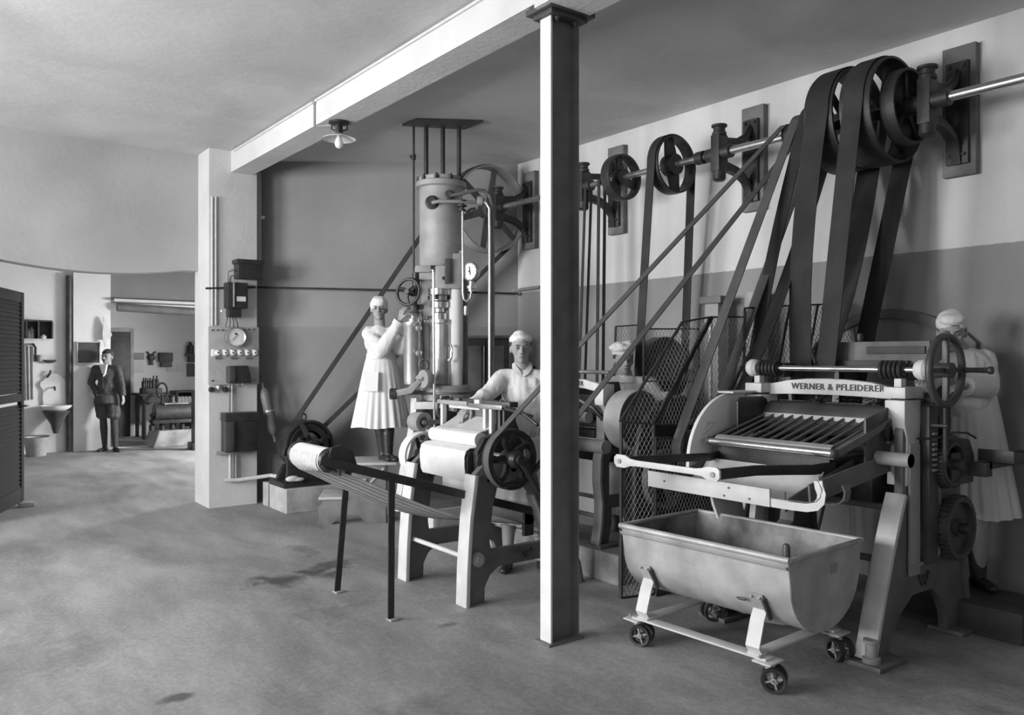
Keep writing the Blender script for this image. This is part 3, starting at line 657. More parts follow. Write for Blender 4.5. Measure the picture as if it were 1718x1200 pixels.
pb(B().lathe((P(694, 0, -.12).x, -.12, 0), (0, 0, 1), [(0, lz(527)), (.05, lz(527)), (.06, lz(530)), (.03, lz(533)), (.03, lz(534)), (.055, lz(536)), (.06, lz(542)), (0, lz(542))], 24), 'cylinder_lid', 'steel')
pb(B().lathe((P(697, 0, -.12).x, -.12, 0), (0, 0, 1), [(0, lz(512)), (.018, lz(512)), (.02, lz(520)), (.035, lz(524)), (.05, lz(527)), (0, lz(527))], 20), 'lid_boss', 'dark_paint')
mould(715, .0, .052, 538, 645, 'press_cylinder')
pb(B().lathe((P(713, 0, -.02).x, -.02, 0), (0, 0, 1), [(0, lz(515)), (.035, lz(515)), (.042, lz(522)), (.042, lz(532)), (.03, lz(538)), (0, lz(538))], 20), 'plunger', 'polished')
for (x, y) in ((702, 551), (702, 593), (702, 634)):
    pp = P(x, y, -.21); pb(B().lathe(pp, (.3, -.95, 0), [(0, 0), (.026, .0), (.03, .015), (.02, .03), (0, .034)], 16), 'knob', 'nickel')
pb(B().tube([P(752, 580, -.16), P(756, 579, -.18), P(758, 585, -.19), P(757, 600, -.19), P(754, 606, -.18), P(752, 604, -.16)], .011, 8), 'handle', 'polished')
# handwheel held by the woman
hc = P(685, 490, -.18); hax = V((-.42, -.9, .1)).normalized(); hu = hax.cross(V((0, 0, 1))).normalized(); hv = hu.cross(hax)
W = pb(B().tube([hc + hu * .118 * cos(t) + hv * .118 * sin(t) for t in [i * 2 * pi / 40 for i in range(40)]], .0145, 10, closed=True), 'handwheel', 'black_iron')
for i in range(3):
    t = i * 2 * pi / 3 + .4; d = hu * cos(t) + hv * sin(t); e = hv * cos(t) - hu * sin(t)
    pb(B().tube([hc, hc + d * .05 + e * .012, hc + d * .115], [.016, .012, .010], 8), 'spoke', 'black_iron', W)
pb(B().cyl(hc - hax * .08, hc + hax * .03, .03, .024), 'hub', 'black_iron', W)
q = P(698, 480, -.1); pb(B().cyl(q + V((0, 0, -.08)), q + V((0, 0, .12)), .035, n=16).cyl(q + V((0, 0, .12)), q + V((0, 0, .16)), .02).cyl(q + V((0, 0, -.22)), q + V((0, 0, -.08)), .012), 'wheel_bearing', 'black_iron')
pb(B().cyl(q, hc, .02), 'wheel_spindle', 'cast_iron')
pb(B().box(q.x, P(712, 0).x, -.1, .0, lz(520), lz(512)), 'wheel_bracket', 'dark_paint', bev=.004)
# table of the press
tb = P(748, 0)
pb(B().lathe((tb.x, 0, 0), (0, 0, 1), [(0, lz(646)), (.22, lz(646)), (.235, lz(649)), (.235, lz(657)), (.19, lz(658)), (.19, lz(660)), (.225, lz(661)), (.225, lz(671)), (0, lz(671))], 48), 'press_table', 'mid_paint')
b = B(); b.box(lx(700), lx(775), -.26, .24, lz(684), lz(672)); pb(b, 'bed_plate', 'white_paint', bev=.008)
b = B(); b.box(lx(664), lx(735), -.16, .18, lz(661), lz(655)); pb(b, 'swing_plate', 'grey_paint', bev=.008)
b = B(); b.plate([(lx(662), lz(666)), (lx(664), lz(654)), (lx(690), lz(649)), (lx(708), lz(634)), (lx(714), lz(639)), (lx(697), lz(658)), (lx(676), lz(662))], -.30, -.22); pb(b, 'swing_arm', 'mid_paint', bev=.008)
q = P(662, 661, -.26); pb(B().cyl(q + V((-.04, 0, 0)), q + V((.02, 0, 0)), .05, n=20), 'arm_knob', 'black_iron')
q = P(711, 636, -.30); dax = V((-.75, -.66, 0)).normalized()
dsk = pb(B().lathe(q, dax, [(0, -.05), (.082, -.05), (.086, 0), (.08, .012), (.02, .012), (.018, .005), (0, .005)], 36), 'counter_disc', 'mid_paint')
pb(B().lathe(q, dax, [(0, .013), (.018, .013)], 16), 'disc_hole', 'ink', dsk)
pb(B().tube([q + V((0, 0, .08)) + V((.038 * cos(t) - .0, 0, .045 + .05 * sin(t))) for t in [R_(-50 + 280 * i / 12) for i in range(13)]], .011, 8), 'lifting_eye', 'dark_paint', dsk)
q = P(740, 668, -.24); pb(B().hexnut(q + V((0, 0, -.06)), (0, 0, 1), .02, .05), 'nut', 'steel'); q = P(731, 668, -.24); pb(B().hexnut(q + V((0, 0, -.06)), (0, 0, 1), .02, .06), 'nut', 'mid_paint')
# pedestal legs and drive casing
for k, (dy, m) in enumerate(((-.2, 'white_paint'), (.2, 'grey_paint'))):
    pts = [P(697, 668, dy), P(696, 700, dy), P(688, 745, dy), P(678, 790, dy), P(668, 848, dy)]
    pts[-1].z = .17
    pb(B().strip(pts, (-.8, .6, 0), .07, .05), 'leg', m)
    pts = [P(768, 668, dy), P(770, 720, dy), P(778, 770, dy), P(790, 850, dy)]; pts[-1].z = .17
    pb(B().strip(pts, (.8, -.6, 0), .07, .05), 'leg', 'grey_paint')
b = B(); b.box(lx(704), lx(766), -.1, .16, .5, lz(684)); pb(b, 'casing', 'dark_paint', bev=.02)
q = P(712, 709, -.33); dax = V((.62, -.78, 0)).normalized()
dr = pb(B().lathe(q, dax, [(0, -.16), (.084, -.16), (.088, -.14), (.088, 0), (.075, .004), (.05, 0), (.045, -.03), (.02, -.03), (.02, .01), (0, .01)], 32), 'cam_drum', 'mid_paint')
pb(B().bar(q - dax * .15 + V((-.12, 0, 0)), q - dax * .13 + V((.02, 0, 0)), .03, .03), 'drum_lug', 'black_iron', dr)
pb(B().bar(q + V((.03, 0, 0)), P(770, 704, -.3), .03, .04), 'connecting_rod', 'dark_paint')
pb(B().cyl(P(722, 720, -.33), P(722, 735, -.33), .04, n=20), 'cup', 'mid_paint')
# low plinth rail with maker's boss
rl = thing('press_footing', 'low pale base frame on the floor under the hydraulic press', 'base', (4.1, 6.9, 0))
B().box(3.87, 3.93, 6.35, 7.42, 0, .17).build('side_rail', 'white_paint', rl, bev=.006)
B().box(4.45, 4.51, 6.35, 7.3, 0, .17).build('side_rail', 'mid_paint', rl, bev=.006)
B().box(3.93, 4.45, 6.35, 6.41, 0, .17).build('end_rail', 'mid_paint', rl, bev=.006)
B().box(3.9, 4.48, 6.40, 7.3, .14, .165).build('deck', 'grey_paint', rl, bev=.004)
b = B(); b.plate([(6.79, .06), (6.87, .06), (6.87, .08), (6.85, .105), (6.83, .115), (6.81, .105), (6.79, .08)], 3.855, 3.87, 'yz'); b.build('emblem_boss', 'dark_paint', rl, bev=.002)
# step stool (three treads) for the operator
ss = thing('step_stool', 'wooden step stool under the woman at the press', 'stool', (3.6, 7.15, 0), -CA + .12)
def sbx(x0, x1, y0, y1, z0, z1, n, m='wood_pale', bev=.004): return B().box(x0, x1, y0, y1, z0, z1).build(n, m, ss, local=True, bev=bev)
for y in (-.22, .2):
    B().plate([(-.42, 0), (-.30, 0), (-.22, .08), (-.05, .08), (.02, 0), (.2, 0), (.2, .55), (.02, .55), (-.08, .42), (-.12, .40), (-.18, .24), (-.36, .24), (-.42, .16)], y, y + .025, 'xz').build('side_board', 'wood', ss, local=True, bev=.003)
sbx(-.42, -.16, -.24, .24, .235, .26, 'tread'); sbx(-.14, .02, -.24, .24, .40, .425, 'tread'); sbx(-.16, .30, -.25, .25, .55, .576, 'tread')
B().bar((.18, -.22, .52), (.05, -.22, .38), .02, .02).bar((.05, -.22, .38), (-.02, -.22, .38), .02, .02).build('brace', 'wood_pale', ss, local=True)
sbx(.18, .2, -.2, .2, .2, .26, 'stretcher', 'wood')
# ------------------------------------------------------------------ electric motor on its plinth
struct(B().box(3.08, 3.98, 7.84, 8.34, 0, .245).box(3.08, 3.5, 8.3, 8.5, 0, .245), 'trim_5', 'concrete', bev=.008)
mo = thing('electric_motor', 'black round electric motor on the concrete block by the pillar', 'motor', (3.36, 8.1, .245))
mc = V((3.36, 0, .66))
def my(y): return V((mc.x, y, mc.z))
B().lathe(my(7.92), (0, 1, 0), [(.15, .015), (.2, 0), (.235, .02), (.25, .06), (.25, .26), (.235, .30), (.2, .33), (.17, .345), (.15, .345)], 48).build('stator', 'black_iron', mo)
B().lathe(my(7.92), (0, 1, 0), [(.235, -.01), (.255, -.01), (.26, .01), (.255, .03), (.235, .03)], 48, closed=True).build('end_ring', 'black_iron', mo)
B().lathe(my(8.26), (0, 1, 0), [(0, .0), (.17, .0), (.16, .06), (.12, .1), (.09, .13), (0, .14)], 32).build('end_cap', 'black_iron', mo)
for i in range(4):
    t = i * pi / 2 + .4; d = V((cos(t), 0, sin(t))); B().strip([my(7.90) + d * .04, my(7.87) + d * .12, my(7.915) + d * .24], V((0, 1, 0)).cross(d), .05, .02).build('end_arm', 'black_iron', mo, bev=.003)
B().lathe(my(7.90), (0, 1, 0), [(0, -.08), (.05, -.08), (.06, -.06), (.06, .03), (0, .03)], 24).build('bearing_boss', 'cast_iron', mo)
B().lathe(my(7.98), (0, 1, 0), [(.08, 0), (.13, 0), (.13, .08), (.08, .08)], 32, closed=True).build('commutator', 'steel', mo)
B().tube([(mc.x + .028 * cos(t), 8.08, .94 + .035 * sin(t)) for t in [i * pi / 6 for i in range(12)]], .009, 8, closed=True).build('lifting_ring', 'black_iron', mo)
b = B(); b.plate([(3.10, .30), (3.62, .30), (3.60, .42), (3.50, .47), (3.22, .47), (3.16, .56), (3.11, .56), (3.12, .42)], 7.9, 7.95); b.box(3.08, 3.66, 7.9, 8.32, .245, .30); b.plate([(3.12, .30), (3.6, .30), (3.5, .45), (3.2, .45)], 8.2, 8.26)
b.build('base_frame', 'black_iron', mo, bev=.006)
B().lathe((3.34, 8.28, .68), (0, 1, 0), [(.02, -.065), (.11, -.065), (.11, .065), (.02, .065)], 36, closed=True).build('pulley', 'cast_iron', mo)
b = B(); b.ell((3.15, 7.86, .345), (.07, .03, .03)); b.ell((3.2, 7.85, .335), (.07, .02, .02)); tag(b.build('cotton_rag', 'cloth_white'), 'white rag lying on the motor base frame', 'rag')
# ------------------------------------------------------------------ small roller mill
sm = thing('small_roller_mill', 'small roller mill with white covers and spoked wheel left of the steel post', 'mill', (3.3, 4.67, 0))
def aframe(y0, y1, name, m='grey_paint'):
    out = [(2.83, 0), (2.985, 0), (2.99, .10), (3.03, .17), (3.10, .215), (3.52, .215), (3.60, .17), (3.63, .1), (3.64, 0), (3.80, 0), (3.78, .12), (3.62, .40), (3.44, .68), (3.40, .84), (3.30, .88), (2.98, .88), (2.91, .82), (2.87, .55), (2.845, .25)]
    hole = [(3.035, .33), (3.46, .33), (3.49, .35), (3.49, .38), (3.36, .66), (3.30, .74), (3.09, .745), (3.05, .6), (3.025, .4)]
    return B().plate(out, y0, y1, 'xz', [hole]).build(name, m, sm, bev=.008)
aframe(4.27, 4.32, 'side_frame'); aframe(5.03, 5.08, 'side_frame')  # side frames coloured dark to give the shade on their near faces
# front flanges of the frames, coloured lighter as the lit side
for y in (4.235, 4.99):
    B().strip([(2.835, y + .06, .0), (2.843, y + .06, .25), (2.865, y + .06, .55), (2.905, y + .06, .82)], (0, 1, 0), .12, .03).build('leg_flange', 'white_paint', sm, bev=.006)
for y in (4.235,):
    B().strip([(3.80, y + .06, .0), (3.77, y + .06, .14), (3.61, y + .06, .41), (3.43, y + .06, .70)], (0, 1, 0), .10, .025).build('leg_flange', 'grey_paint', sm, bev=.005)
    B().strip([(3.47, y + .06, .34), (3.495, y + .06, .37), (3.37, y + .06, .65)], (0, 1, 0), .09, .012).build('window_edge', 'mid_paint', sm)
B().cyl((2.90, 4.3, .285), (2.90, 5.05, .285), .016).build('tie_bar', 'white_paint', sm); B().cyl((3.62, 4.3, .3), (3.62, 5.05, .3), .016).build('tie_bar', 'mid_paint', sm)
B().lathe((2.925, 4.265, .285), (0, -1, 0), [(0, -.01), (.045, -.01), (.05, 0), (.045, .02), (.026, .024), (.026, .035), (0, .035)], 20).build('tie_nut', 'mid_paint', sm)
# maker monogram on the near rail
for t_, dx in (('W', .0), ('P', .045), ('&', -.045)): pass
text_mesh('W', .075, 'monogram', 'ink', sm, (3.30, 4.262, .265), (1, 0, 0), (0, 0, 1), .008)
text_mesh('P', .055, 'monogram', 'ink', sm, (3.345, 4.262, .285), (1, 0, 0), (0, 0, 1), .008)
text_mesh('P', .055, 'monogram', 'ink', sm, (3.255, 4.262, .285), (-1, 0, 0), (0, 0, 1), -.008)
# body between frames
b = B(); b.plate([(2.98, .72), (3.34, .72), (3.34, 1.0), (3.24, 1.22), (3.14, 1.22), (3.14, 1.08), (3.02, 1.04), (2.96, .95)], 4.32, 4.37); b.build('cheek', 'black_iron', sm, bev=.01)
b = B(); b.plate([(2.98, .72), (3.34, .72), (3.34, 1.0), (3.24, 1.22), (3.14, 1.22), (3.14, 1.08), (3.02, 1.04), (2.96, .95)], 4.97, 5.02); b.build('cheek', 'black_iron', sm, bev=.01)
cov = [(3.02, .975), (2.96, .972), (2.93, .955), (2.918, .92), (2.918, .86), (2.925, .79), (2.94, .76)]
B().strip([(x, 4.68, z) for x, z in cov], (0, 1, 0), .56, .006).build('front_cover', 'white_flange', sm)
B().plate([(3.02, .96), (2.96, .955), (2.93, .92), (2.93, .80), (2.96, .76), (3.05, .76)], 4.385, 4.40).build('cover_end', 'black_iron', sm, bev=.002)
B().box(2.95, 2.965, 4.40, 4.72, .69, .755).build('apron_plate', 'white_paint', sm, bev=.003)
B().cyl((3.03, 4.38, 1.025), (3.03, 4.96, 1.025), .048, n=28).build('upper_roller', 'white_flange', sm)
B().cyl((3.06, 4.38, .985), (3.06, 4.96, .985), .03, n=24).build('scraper_roller', 'mid_paint', sm)
B().strip([(3.04, 4.67, 1.072), (3.10, 4.67, 1.085), (3.22, 4.67, 1.15)], (0, 1, 0), .54, .006).build('feed_plate', 'white_paint', sm)
B().bar((3.22, 4.40, 1.19), (3.22, 4.95, 1.19), .01, .07).build('hopper_back', 'grey_paint', sm)
B().bar((3.16, 4.40, 1.215), (3.16, 4.95, 1.215), .025, .022).build('hopper_front', 'white_paint', sm)
for y in (4.37, 4.44, 4.97): B().box(3.10, 3.135, y - .012, y + .018, 1.03, 1.23).build('upright', 'white_paint', sm, bev=.003)
b = B(); b.box(3.16, 3.26, 4.3, 4.36, 1.0, 1.23); b.build('bearing_block', 'dark_paint', sm, bev=.008)
B().box(3.08, 3.12, 4.62, 5.0, 1.235, 1.262).build('adjuster_bar', 'mid_paint', sm, bev=.003); B().box(3.08, 3.13, 4.22, 4.60, 1.225, 1.255).build('adjuster_bar', 'steel', sm, bev=.003)
B().box(3.13, 3.2, 4.2, 4.75, 1.24, 1.275).build('slide', 'dark_paint', sm, bev=.004); B().box(3.1, 3.18, 4.5, 4.56, 1.21, 1.28).build('slide_clamp', 'white_paint', sm, bev=.004)
for y in (4.3, 4.52, 4.9): B().hexnut((3.14, y, 1.27), (0, 0, 1), .014, .014).build('nut', 'dark_paint', sm)
B().tube([(3.1, 4.2, 1.235), (3.1, 4.02, 1.215), (3.12, 3.9, 1.15)], .012, 8).tube([(3.14, 4.2, 1.23), (3.2, 4.05, 1.19)], .009, 8).build('latch_lever', 'black_iron', sm)
hc = V((3.17, 5.02, 1.19))
hw = B().tube([hc + V((.075 * cos(t), 0, .085 * sin(t))) for t in [i * 2 * pi / 36 for i in range(36)]], .010, 8, closed=True).build('handwheel', 'dark_paint', sm)
for i in range(4):
    t = i * pi / 2; B().cyl(hc, hc + V((.075 * cos(t), 0, .085 * sin(t))), .008, n=8).build('spoke', 'dark_paint', hw)
B().cyl(hc + V((0, -.12, 0)), hc + V((0, .02, 0)), .015).build('hub', 'nickel', hw)
for (x, z, r) in ((3.0, .90, .05), (3.02, .78, .035), (3.2, 1.0, .045), (3.22, .84, .06)):
    B().lathe((x, 4.32, z), (0, -1, 0), [(0, 0), (r, 0), (r, .02), (r * .5, .03), (r * .45, .05), (0, .05)], 20).build('shaft_boss', 'cast_iron', sm)
pulley(sm, (3.07, 5.20, .85), .165, .09, 4, .04, m='black_iron', rim_m='white_flange')
pulley(sm, (3.07, 4.12, .93), .183, .085, 5, .05, m='black_iron', curved=True, rimt=.024)
B().cyl((3.07, 4.0, .93), (3.07, 5.25, .93), .022).build('main_shaft', 'nickel', sm)
B().lathe((3.07, 4.07, .93), (0, -1, 0), [(0, 0), (.055, 0), (.06, .02), (.045, .05), (.03, .055), (.03, .08), (0, .08)], 24).build('clutch_boss', 'black_iron', sm)
B().tube([(3.07, 4.01, .93), (3.14, 4.0, .82), (3.22, 4.0, .70), (3.30, 4.0, .60)], [.02, .018, .014, .012], 8).build('shift_lever', 'black_iron', sm)
B().cyl((3.40, 4.34, .49), (3.40, 5.0, .49), .055, n=28).build('return_roller', 'grey_paint', sm)
for y in (4.34, 4.99): B().box(3.36, 3.44, y, y + .03, .36, .52).build('roller_bearing', 'black_iron', sm, bev=.004)
# ------------------------------------------------------------------ take-off conveyor
cv = thing('take_off_conveyor', 'sloping dark take-off conveyor on two thin legs in front of the small mill', 'conveyor', (2.5, 4.6, 0))
def railz(x): return .975 - .301 * (x - 1.93)
for y in (4.33, 4.88): B().bar((1.90, y, railz(1.90)), (3.42, y, railz(3.42)), .012, .052).build('rail', 'black_iron', cv, bev=.002)
B().bar((2.34, 4.32, 0.012), (2.345, 4.32, railz(2.345)), .012, .04, (1, 0, 0)).build('leg', 'black_iron', cv)
B().bar((2.33, 5.04, 0.012), (2.335, 4.895, railz(2.335)), .012, .04, (1, 0, 0)).build('leg', 'black_iron', cv)
for (x, y) in ((2.35, 4.32), (2.335, 5.04)): B().box(x - .025, x + .035, y - .03, y + .03, 0, .012).build('foot_plate', 'mid_paint', cv, bev=.002)
B().cyl((1.97, 4.375, .975), (1.97, 4.80, .975), .069, n=40).build('roller', 'cloth_white', cv)
B().lathe((1.97, 4.375, .975), (0, -1, 0), [(0, -.01), (.062, -.01), (.07, 0), (.055, .03), (.03, .035), (.02, .05), (0, .05)], 28).build('roller_end', 'black_iron', cv)
B().lathe((1.97, 4.79, .975), (0, 1, 0), [(0, -.01), (.076, -.01), (.08, 0), (.076, .02), (0, .02)], 28).build('roller_end', 'black_iron', cv)
b = B(); b.plate([(1.93, .95), (2.10, .90), (2.13, .94), (2.10, 1.03), (2.03, 1.06), (1.97, 1.05)], 4.335, 4.36); b.build('roller_bearing', 'black_iron', cv, bev=.005)
B().bar((2.02, 4.33, .90), (2.02, 4.88, .90), .01, .03).build('cross_bar', 'black_iron', cv); B().bar((2.7, 4.33, .735), (2.7, 4.88, .735), .01, .03).build('cross_bar', 'black_iron', cv)
path = [(1.97 + .0745 * cos(R_(a)), .975 + .0745 * sin(R_(a))) for a in (150, 175, 200, 225)] + [(1.96, .885), (2.04, .845), (2.19, .765), (2.48, .62), (2.70, .53), (2.89, .475), (3.2, .435), (3.40, .428), (3.45, .45), (3.462, .49), (3.44, .54), (3.40, .553)]
ap = B(); rows = []
for i, (x, z) in enumerate(path):
    lift = .085 * sin(pi * min(1, max(0, (i - 3) / 8))) if 3 < i < 11 else 0
    rows.append([ap.bm.verts.new((x, 4.79 - .40 * j / 8, z + lift * (j / 8) ** 1.2)) for j in range(9)])
for r0_, r1_ in zip(rows, rows[1:]):
    for j in range(8): ap.bm.faces.new([r0_[j], r0_[j + 1], r1_[j + 1], r1_[j]])
ex = bmesh.ops.extrude_face_region(ap.bm, geom=ap.bm.faces[:]); bmesh.ops.translate(ap.bm, verts=[v for v in ex['geom'] if isinstance(v, bmesh.types.BMVert)], vec=(-.001, 0, -.004))
ap.build('canvas_apron', 'canvas', cv, ang=60)
b = B()
for y in (4.45, 4.52, 4.6, 4.68, 4.74): b.strip([(x, y, z - .006 + (.085 * sin(pi * min(1, max(0, (i + 1) / 8))) if 3 < i + 4 < 11 else 0) * ((4.79 - y) / .4) ** 1.2) for i, (x, z) in enumerate(path[4:12])], (0, 1, 0), .010, .003)
b.build('apron_stripe', 'mid_paint', cv, ang=60)
# ------------------------------------------------------------------ PLINTH AND MIDDLE ROLLER MILL
struct(B().box(3.92, 4.46, 4.02, 5.55, 0, .21), 'trim_6', 'concrete_dark', bev=.012)
def chrome_rod(par, x, y0, y1, z, r=.018, name='adjusting_shaft'): return B().cyl((x, y0, z), (x, y1, z), r, n=20).build(name, 'polished', par)
def spring(par, x, y0, y1, z, R=.036, n=5):
    s = B()
    for i in range(n):
        y = y0 + (y1 - y0) * (i + .5) / n; s.tube([(x + R * cos(t), y, z + R * sin(t)) for t in [k * pi / 12 for k in range(24)]], abs(y1 - y0) / n * .42, 8, closed=True)
    s.cyl((x, y0, z), (x, y1, z), R * .8, n=20)
    return s.build('buffer_spring', 'black_iron', par)
mm = thing('middle_roller_mill', 'roller mill on the concrete plinth just right of the steel post', 'mill', (4.4, 4.7, .21))
def curved_frame(par, y0, y1, z0=.21, m='grey_paint', x0=3.98):
    out = [(3.97, z0), (4.06, z0), (4.075, z0 + .05), (4.10, z0 + .16), (4.16, z0 + .27), (4.34, z0 + .27), (4.42, z0 + .14), (4.45, z0), (4.62, z0), (4.60, z0 + .1), (4.52, z0 + .35), (4.47, .85), (4.47, 1.28), (4.03, 1.28), (4.02, .95), (3.99, .85), (3.985, .68), (4.0, .52), (3.99, .36)]
    hole = [(4.12, z0 + .36), (4.34, z0 + .36), (4.38, z0 + .42), (4.33, .78), (4.28, .86), (4.16, .86), (4.11, .8), (4.09, .62)]
    sq = lambda L: [(3.98 + (x - 3.98) * .66 if x > 4.1 else x, z) for x, z in L]
    o = B().plate(sq(out), y0, y1, 'xz', [sq([(max(x, 4.125), z) for x, z in hole])]).build('side_frame', m, par, bev=.004)
    B().strip([(3.955, (y0 + y1) / 2, z0), (3.985, (y0 + y1) / 2, z0 + .16), (3.995, (y0 + y1) / 2, .52), (3.975, (y0 + y1) / 2, .68), (3.98, (y0 + y1) / 2, .84), (4.015, (y0 + y1) / 2, .96), (4.02, (y0 + y1) / 2, 1.28)], (0, 1, 0), .085, .02).build('frame_flange', 'mid_paint', par)
    return o
curved_frame(mm, 4.27, 4.31); curved_frame(mm, 5.16, 5.20)
B().box(3.94, 4.12, 4.22, 4.36, .21, .235).build('foot', 'grey_paint', mm, bev=.005)
B().cyl((4.02, 4.3, .42), (4.02, 5.2, .42), .016).build('tie_bar', 'mid_paint', mm); B().cyl((4.24, 4.3, .5), (4.24, 5.2, .5), .016).build('tie_bar', 'mid_paint', mm)
B().plate([(4.29, 1.31), (4.45, 1.335), (4.7, 1.345), (4.95, 1.335), (5.18, 1.31), (5.18, 1.37), (4.95, 1.40), (4.7, 1.407), (4.45, 1.40), (4.29, 1.37)], 4.0, 4.05, 'yz').build('girder', 'white_paint', mm, bev=.006)
text_mesh('WERNER & PFLEIDERER', .045, 'lettering', 'ink', mm, (3.998, 4.72, 1.372), (0, -1, 0), (0, 0, 1), .003)
for y in (4.29, 5.18):
    B().plate([(3.99, 1.22), (4.10, 1.22), (4.10, 1.37), (3.99, 1.37)], y - .045, y + .045, 'xz').build('bearing_cap', 'white_paint', mm, bev=.006)
chrome_rod(mm, 4.05, 4.24, 5.3, 1.455, .014); spring(mm, 4.05, 5.12, 5.24, 1.455)
B().cyl((4.12, 4.32, 1.20), (4.12, 5.16, 1.20), .085, n=32).build('roll', 'grey_paint', mm); B().cyl((4.29, 4.32, 1.20), (4.29, 5.16, 1.20), .08, n=32).build('roll', 'dark_paint', mm)
B().cyl((4.06, 4.32, 1.08), (4.06, 5.16, 1.08), .03, n=24).build('scraper_roller', 'grey_paint', mm)
B().cyl((3.98, 4.20, .93), (3.98, 4.75, .93), .048, n=24).ell((3.98, 4.75, .93), .05).build('lower_cylinder', 'mid_paint', mm)
B().box(4.0, 4.12, 4.35, 5.12, .98, 1.04).build('cross_beam', 'dark_paint', mm, bev=.006); B().box(4.1, 4.3, 4.32, 5.16, .80, .90).build('drip_tray', 'black_iron', mm, bev=.006)
B().cyl((3.96, 4.36, 1.13), (3.96, 4.52, 1.13), .04, n=20).build('feed_knob', 'mid_paint', mm)
B().tube([(3.95, 4.9, 1.29), (3.9, 4.6, 1.33), (3.95, 4.3, 1.20), (4.0, 4.25, 1.12)], .018, 8).build('hand_lever', 'black_iron', mm)
b = B(); b.box(4.16, 4.28, 4.45, 5.1, 1.27, 1.33); b.plate([(4.14, 1.26), (4.34, 1.26), (4.30, 1.38), (4.2, 1.38)], 4.40, 4.43); b.plate([(4.14, 1.26), (4.34, 1.26), (4.3, 1.38), (4.2, 1.38)], 5.05, 5.08); b.build('hopper', 'wood_dark', mm, bev=.004)
# handwheel lying flat on a vertical spindle, left of the post
hc = V((3.83, 5.02, 1.435)); 
hw = B().tube([hc + V((.12 * cos(t), .12 * sin(t), 0)) for t in [i * 2 * pi / 40 for i in range(40)]], .012, 8, closed=True).build('handwheel', 'nickel', mm)
for i in range(4): t = i * pi / 2 + .5; B().cyl(hc, hc + V((.12 * cos(t), .12 * sin(t), 0)), .008, n=8).build('spoke', 'nickel', hw)
B().cyl(hc + V((0, 0, -.25)), hc + V((0, 0, .02)), .014).build('spindle', 'dark_paint', mm); B().box(3.80, 4.0, 4.99, 5.05, 1.17, 1.21).build('spindle_bracket', 'dark_paint', mm, bev=.004)
# pale rimmed drum pulley
mc_ = V((4.16, 4.12, 1.12))
dp = B().lathe(mc_, (0, 1, 0), [(0, .04), (.19, .04), (.19, .07), (.205, .07), (.205, -.07), (.19, -.07), (.186, -.05), (0, -.05)], 56).build('drum_pulley', 'grey_paint', mm)
B().lathe(mc_, (0, 1, 0), [(.2055, -.08), (.212, -.08), (.214, 0), (.212, .08), (.2055, .08)], 56, closed=True).build('pulley_band', 'galvanised', dp)
B().cyl((4.16, 4.0, 1.12), (4.16, 5.25, 1.12), .025).build('main_shaft', 'cast_iron', mm)
# tall disc behind (receives the upright belt)
dw = thing('disc_wheel', 'large dark disc wheel turned by the upright belt behind the mesh guards', 'wheel', (5.10, 4.8, 0))
B().lathe((5.14, 4.75, 1.46), (0, 1, 0), [(0, -.03), (.05, -.03), (.06, -.02), (.25, -.02), (.255, -.05), (.274, -.05), (.274, .05), (.25, .05), (.0, .04)], 56).build('disc', 'dark_paint', dw)
B().cyl((5.10, 4.68, 1.46), (5.10, 5.0, 1.46), .03).build('axle', 'cast_iron', dw)
B().plate([(5.02, 0), (5.38, 0), (5.28, .6), (5.17, 1.52), (5.03, 1.52), (5.0, .6)], 4.88, 4.94, 'xz').build('stand', 'dark_paint', dw, bev=.008)
# ------------------------------------------------------------------ FRONT ROLLER MILL
fm = thing('front_roller_mill', 'large roller mill with rod grate, lettered white girder and handwheel at the right', 'mill', (4.4, 2.7, 0))
def big_frame(y0, y1, m):
    out = [(3.93, .02), (4.10, .02), (4.13, .09), (4.22, .20), (4.36, .285), (4.56, .285), (4.66, .22), (4.72, .12), (4.73, .02), (4.97, .02), (4.98, .10), (4.93, .30), (4.89, .62), (4.90, .86), (4.86, 1.12), (4.66, 1.14), (4.62, 1.34), (4.30, 1.34), (4.25, 1.16), (4.25, .86), (4.20, .74), (4.12, .55), (4.03, .30), (3.97, .12)]
    hole = [(4.29, .44), (4.58, .46), (4.66, .52), (4.66, .58), (4.60, .84), (4.56, .9), (4.42, .9), (4.36, .82)]
    return B().plate(out, y0, y1, 'xz', [hole]).build('side_frame', m, fm, bev=.01)
big_frame(2.22, 2.27, 'grey_paint'); big_frame(3.17, 3.22, 'grey_paint')
for y in (2.245, 3.195):
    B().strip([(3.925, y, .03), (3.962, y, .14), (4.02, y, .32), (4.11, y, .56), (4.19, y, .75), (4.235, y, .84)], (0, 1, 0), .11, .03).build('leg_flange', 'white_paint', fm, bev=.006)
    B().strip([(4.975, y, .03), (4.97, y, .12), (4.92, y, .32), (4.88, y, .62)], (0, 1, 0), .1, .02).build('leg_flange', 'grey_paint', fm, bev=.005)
    B().strip([(4.565, y, .895), (4.60, y, .83), (4.655, y, .58), (4.64, y, .50), (4.58, y, .465), (4.3, y, .447)], (0, 1, 0), .1, .014).build('window_edge', 'mid_paint', fm)
    B().box(3.87, 4.13, y - .11, y + .09, 0, .025).build('foot', 'grey_paint', fm, bev=.005); B().box(4.74, 5.02, y - .11, y + .09, 0, .025).build('foot', 'grey_paint', fm, bev=.005)
    B().lathe((3.93, y - .03, .02), (0, 0, 1), [(0, 0), (.045, 0), (.045, .03), (.03, .035), (.03, .1), (.04, .105), (.04, .12), (0, .12)], 16).build('foot_bolt', 'mid_paint', fm)
text_mesh('W', .085, 'monogram', 'ink', fm, (4.46, 2.216, .35), (1, 0, 0), (0, 0, 1), .008)
text_mesh('P', .06, 'monogram', 'ink', fm, (4.51, 2.216, .375), (1, 0, 0), (0, 0, 1), .008)
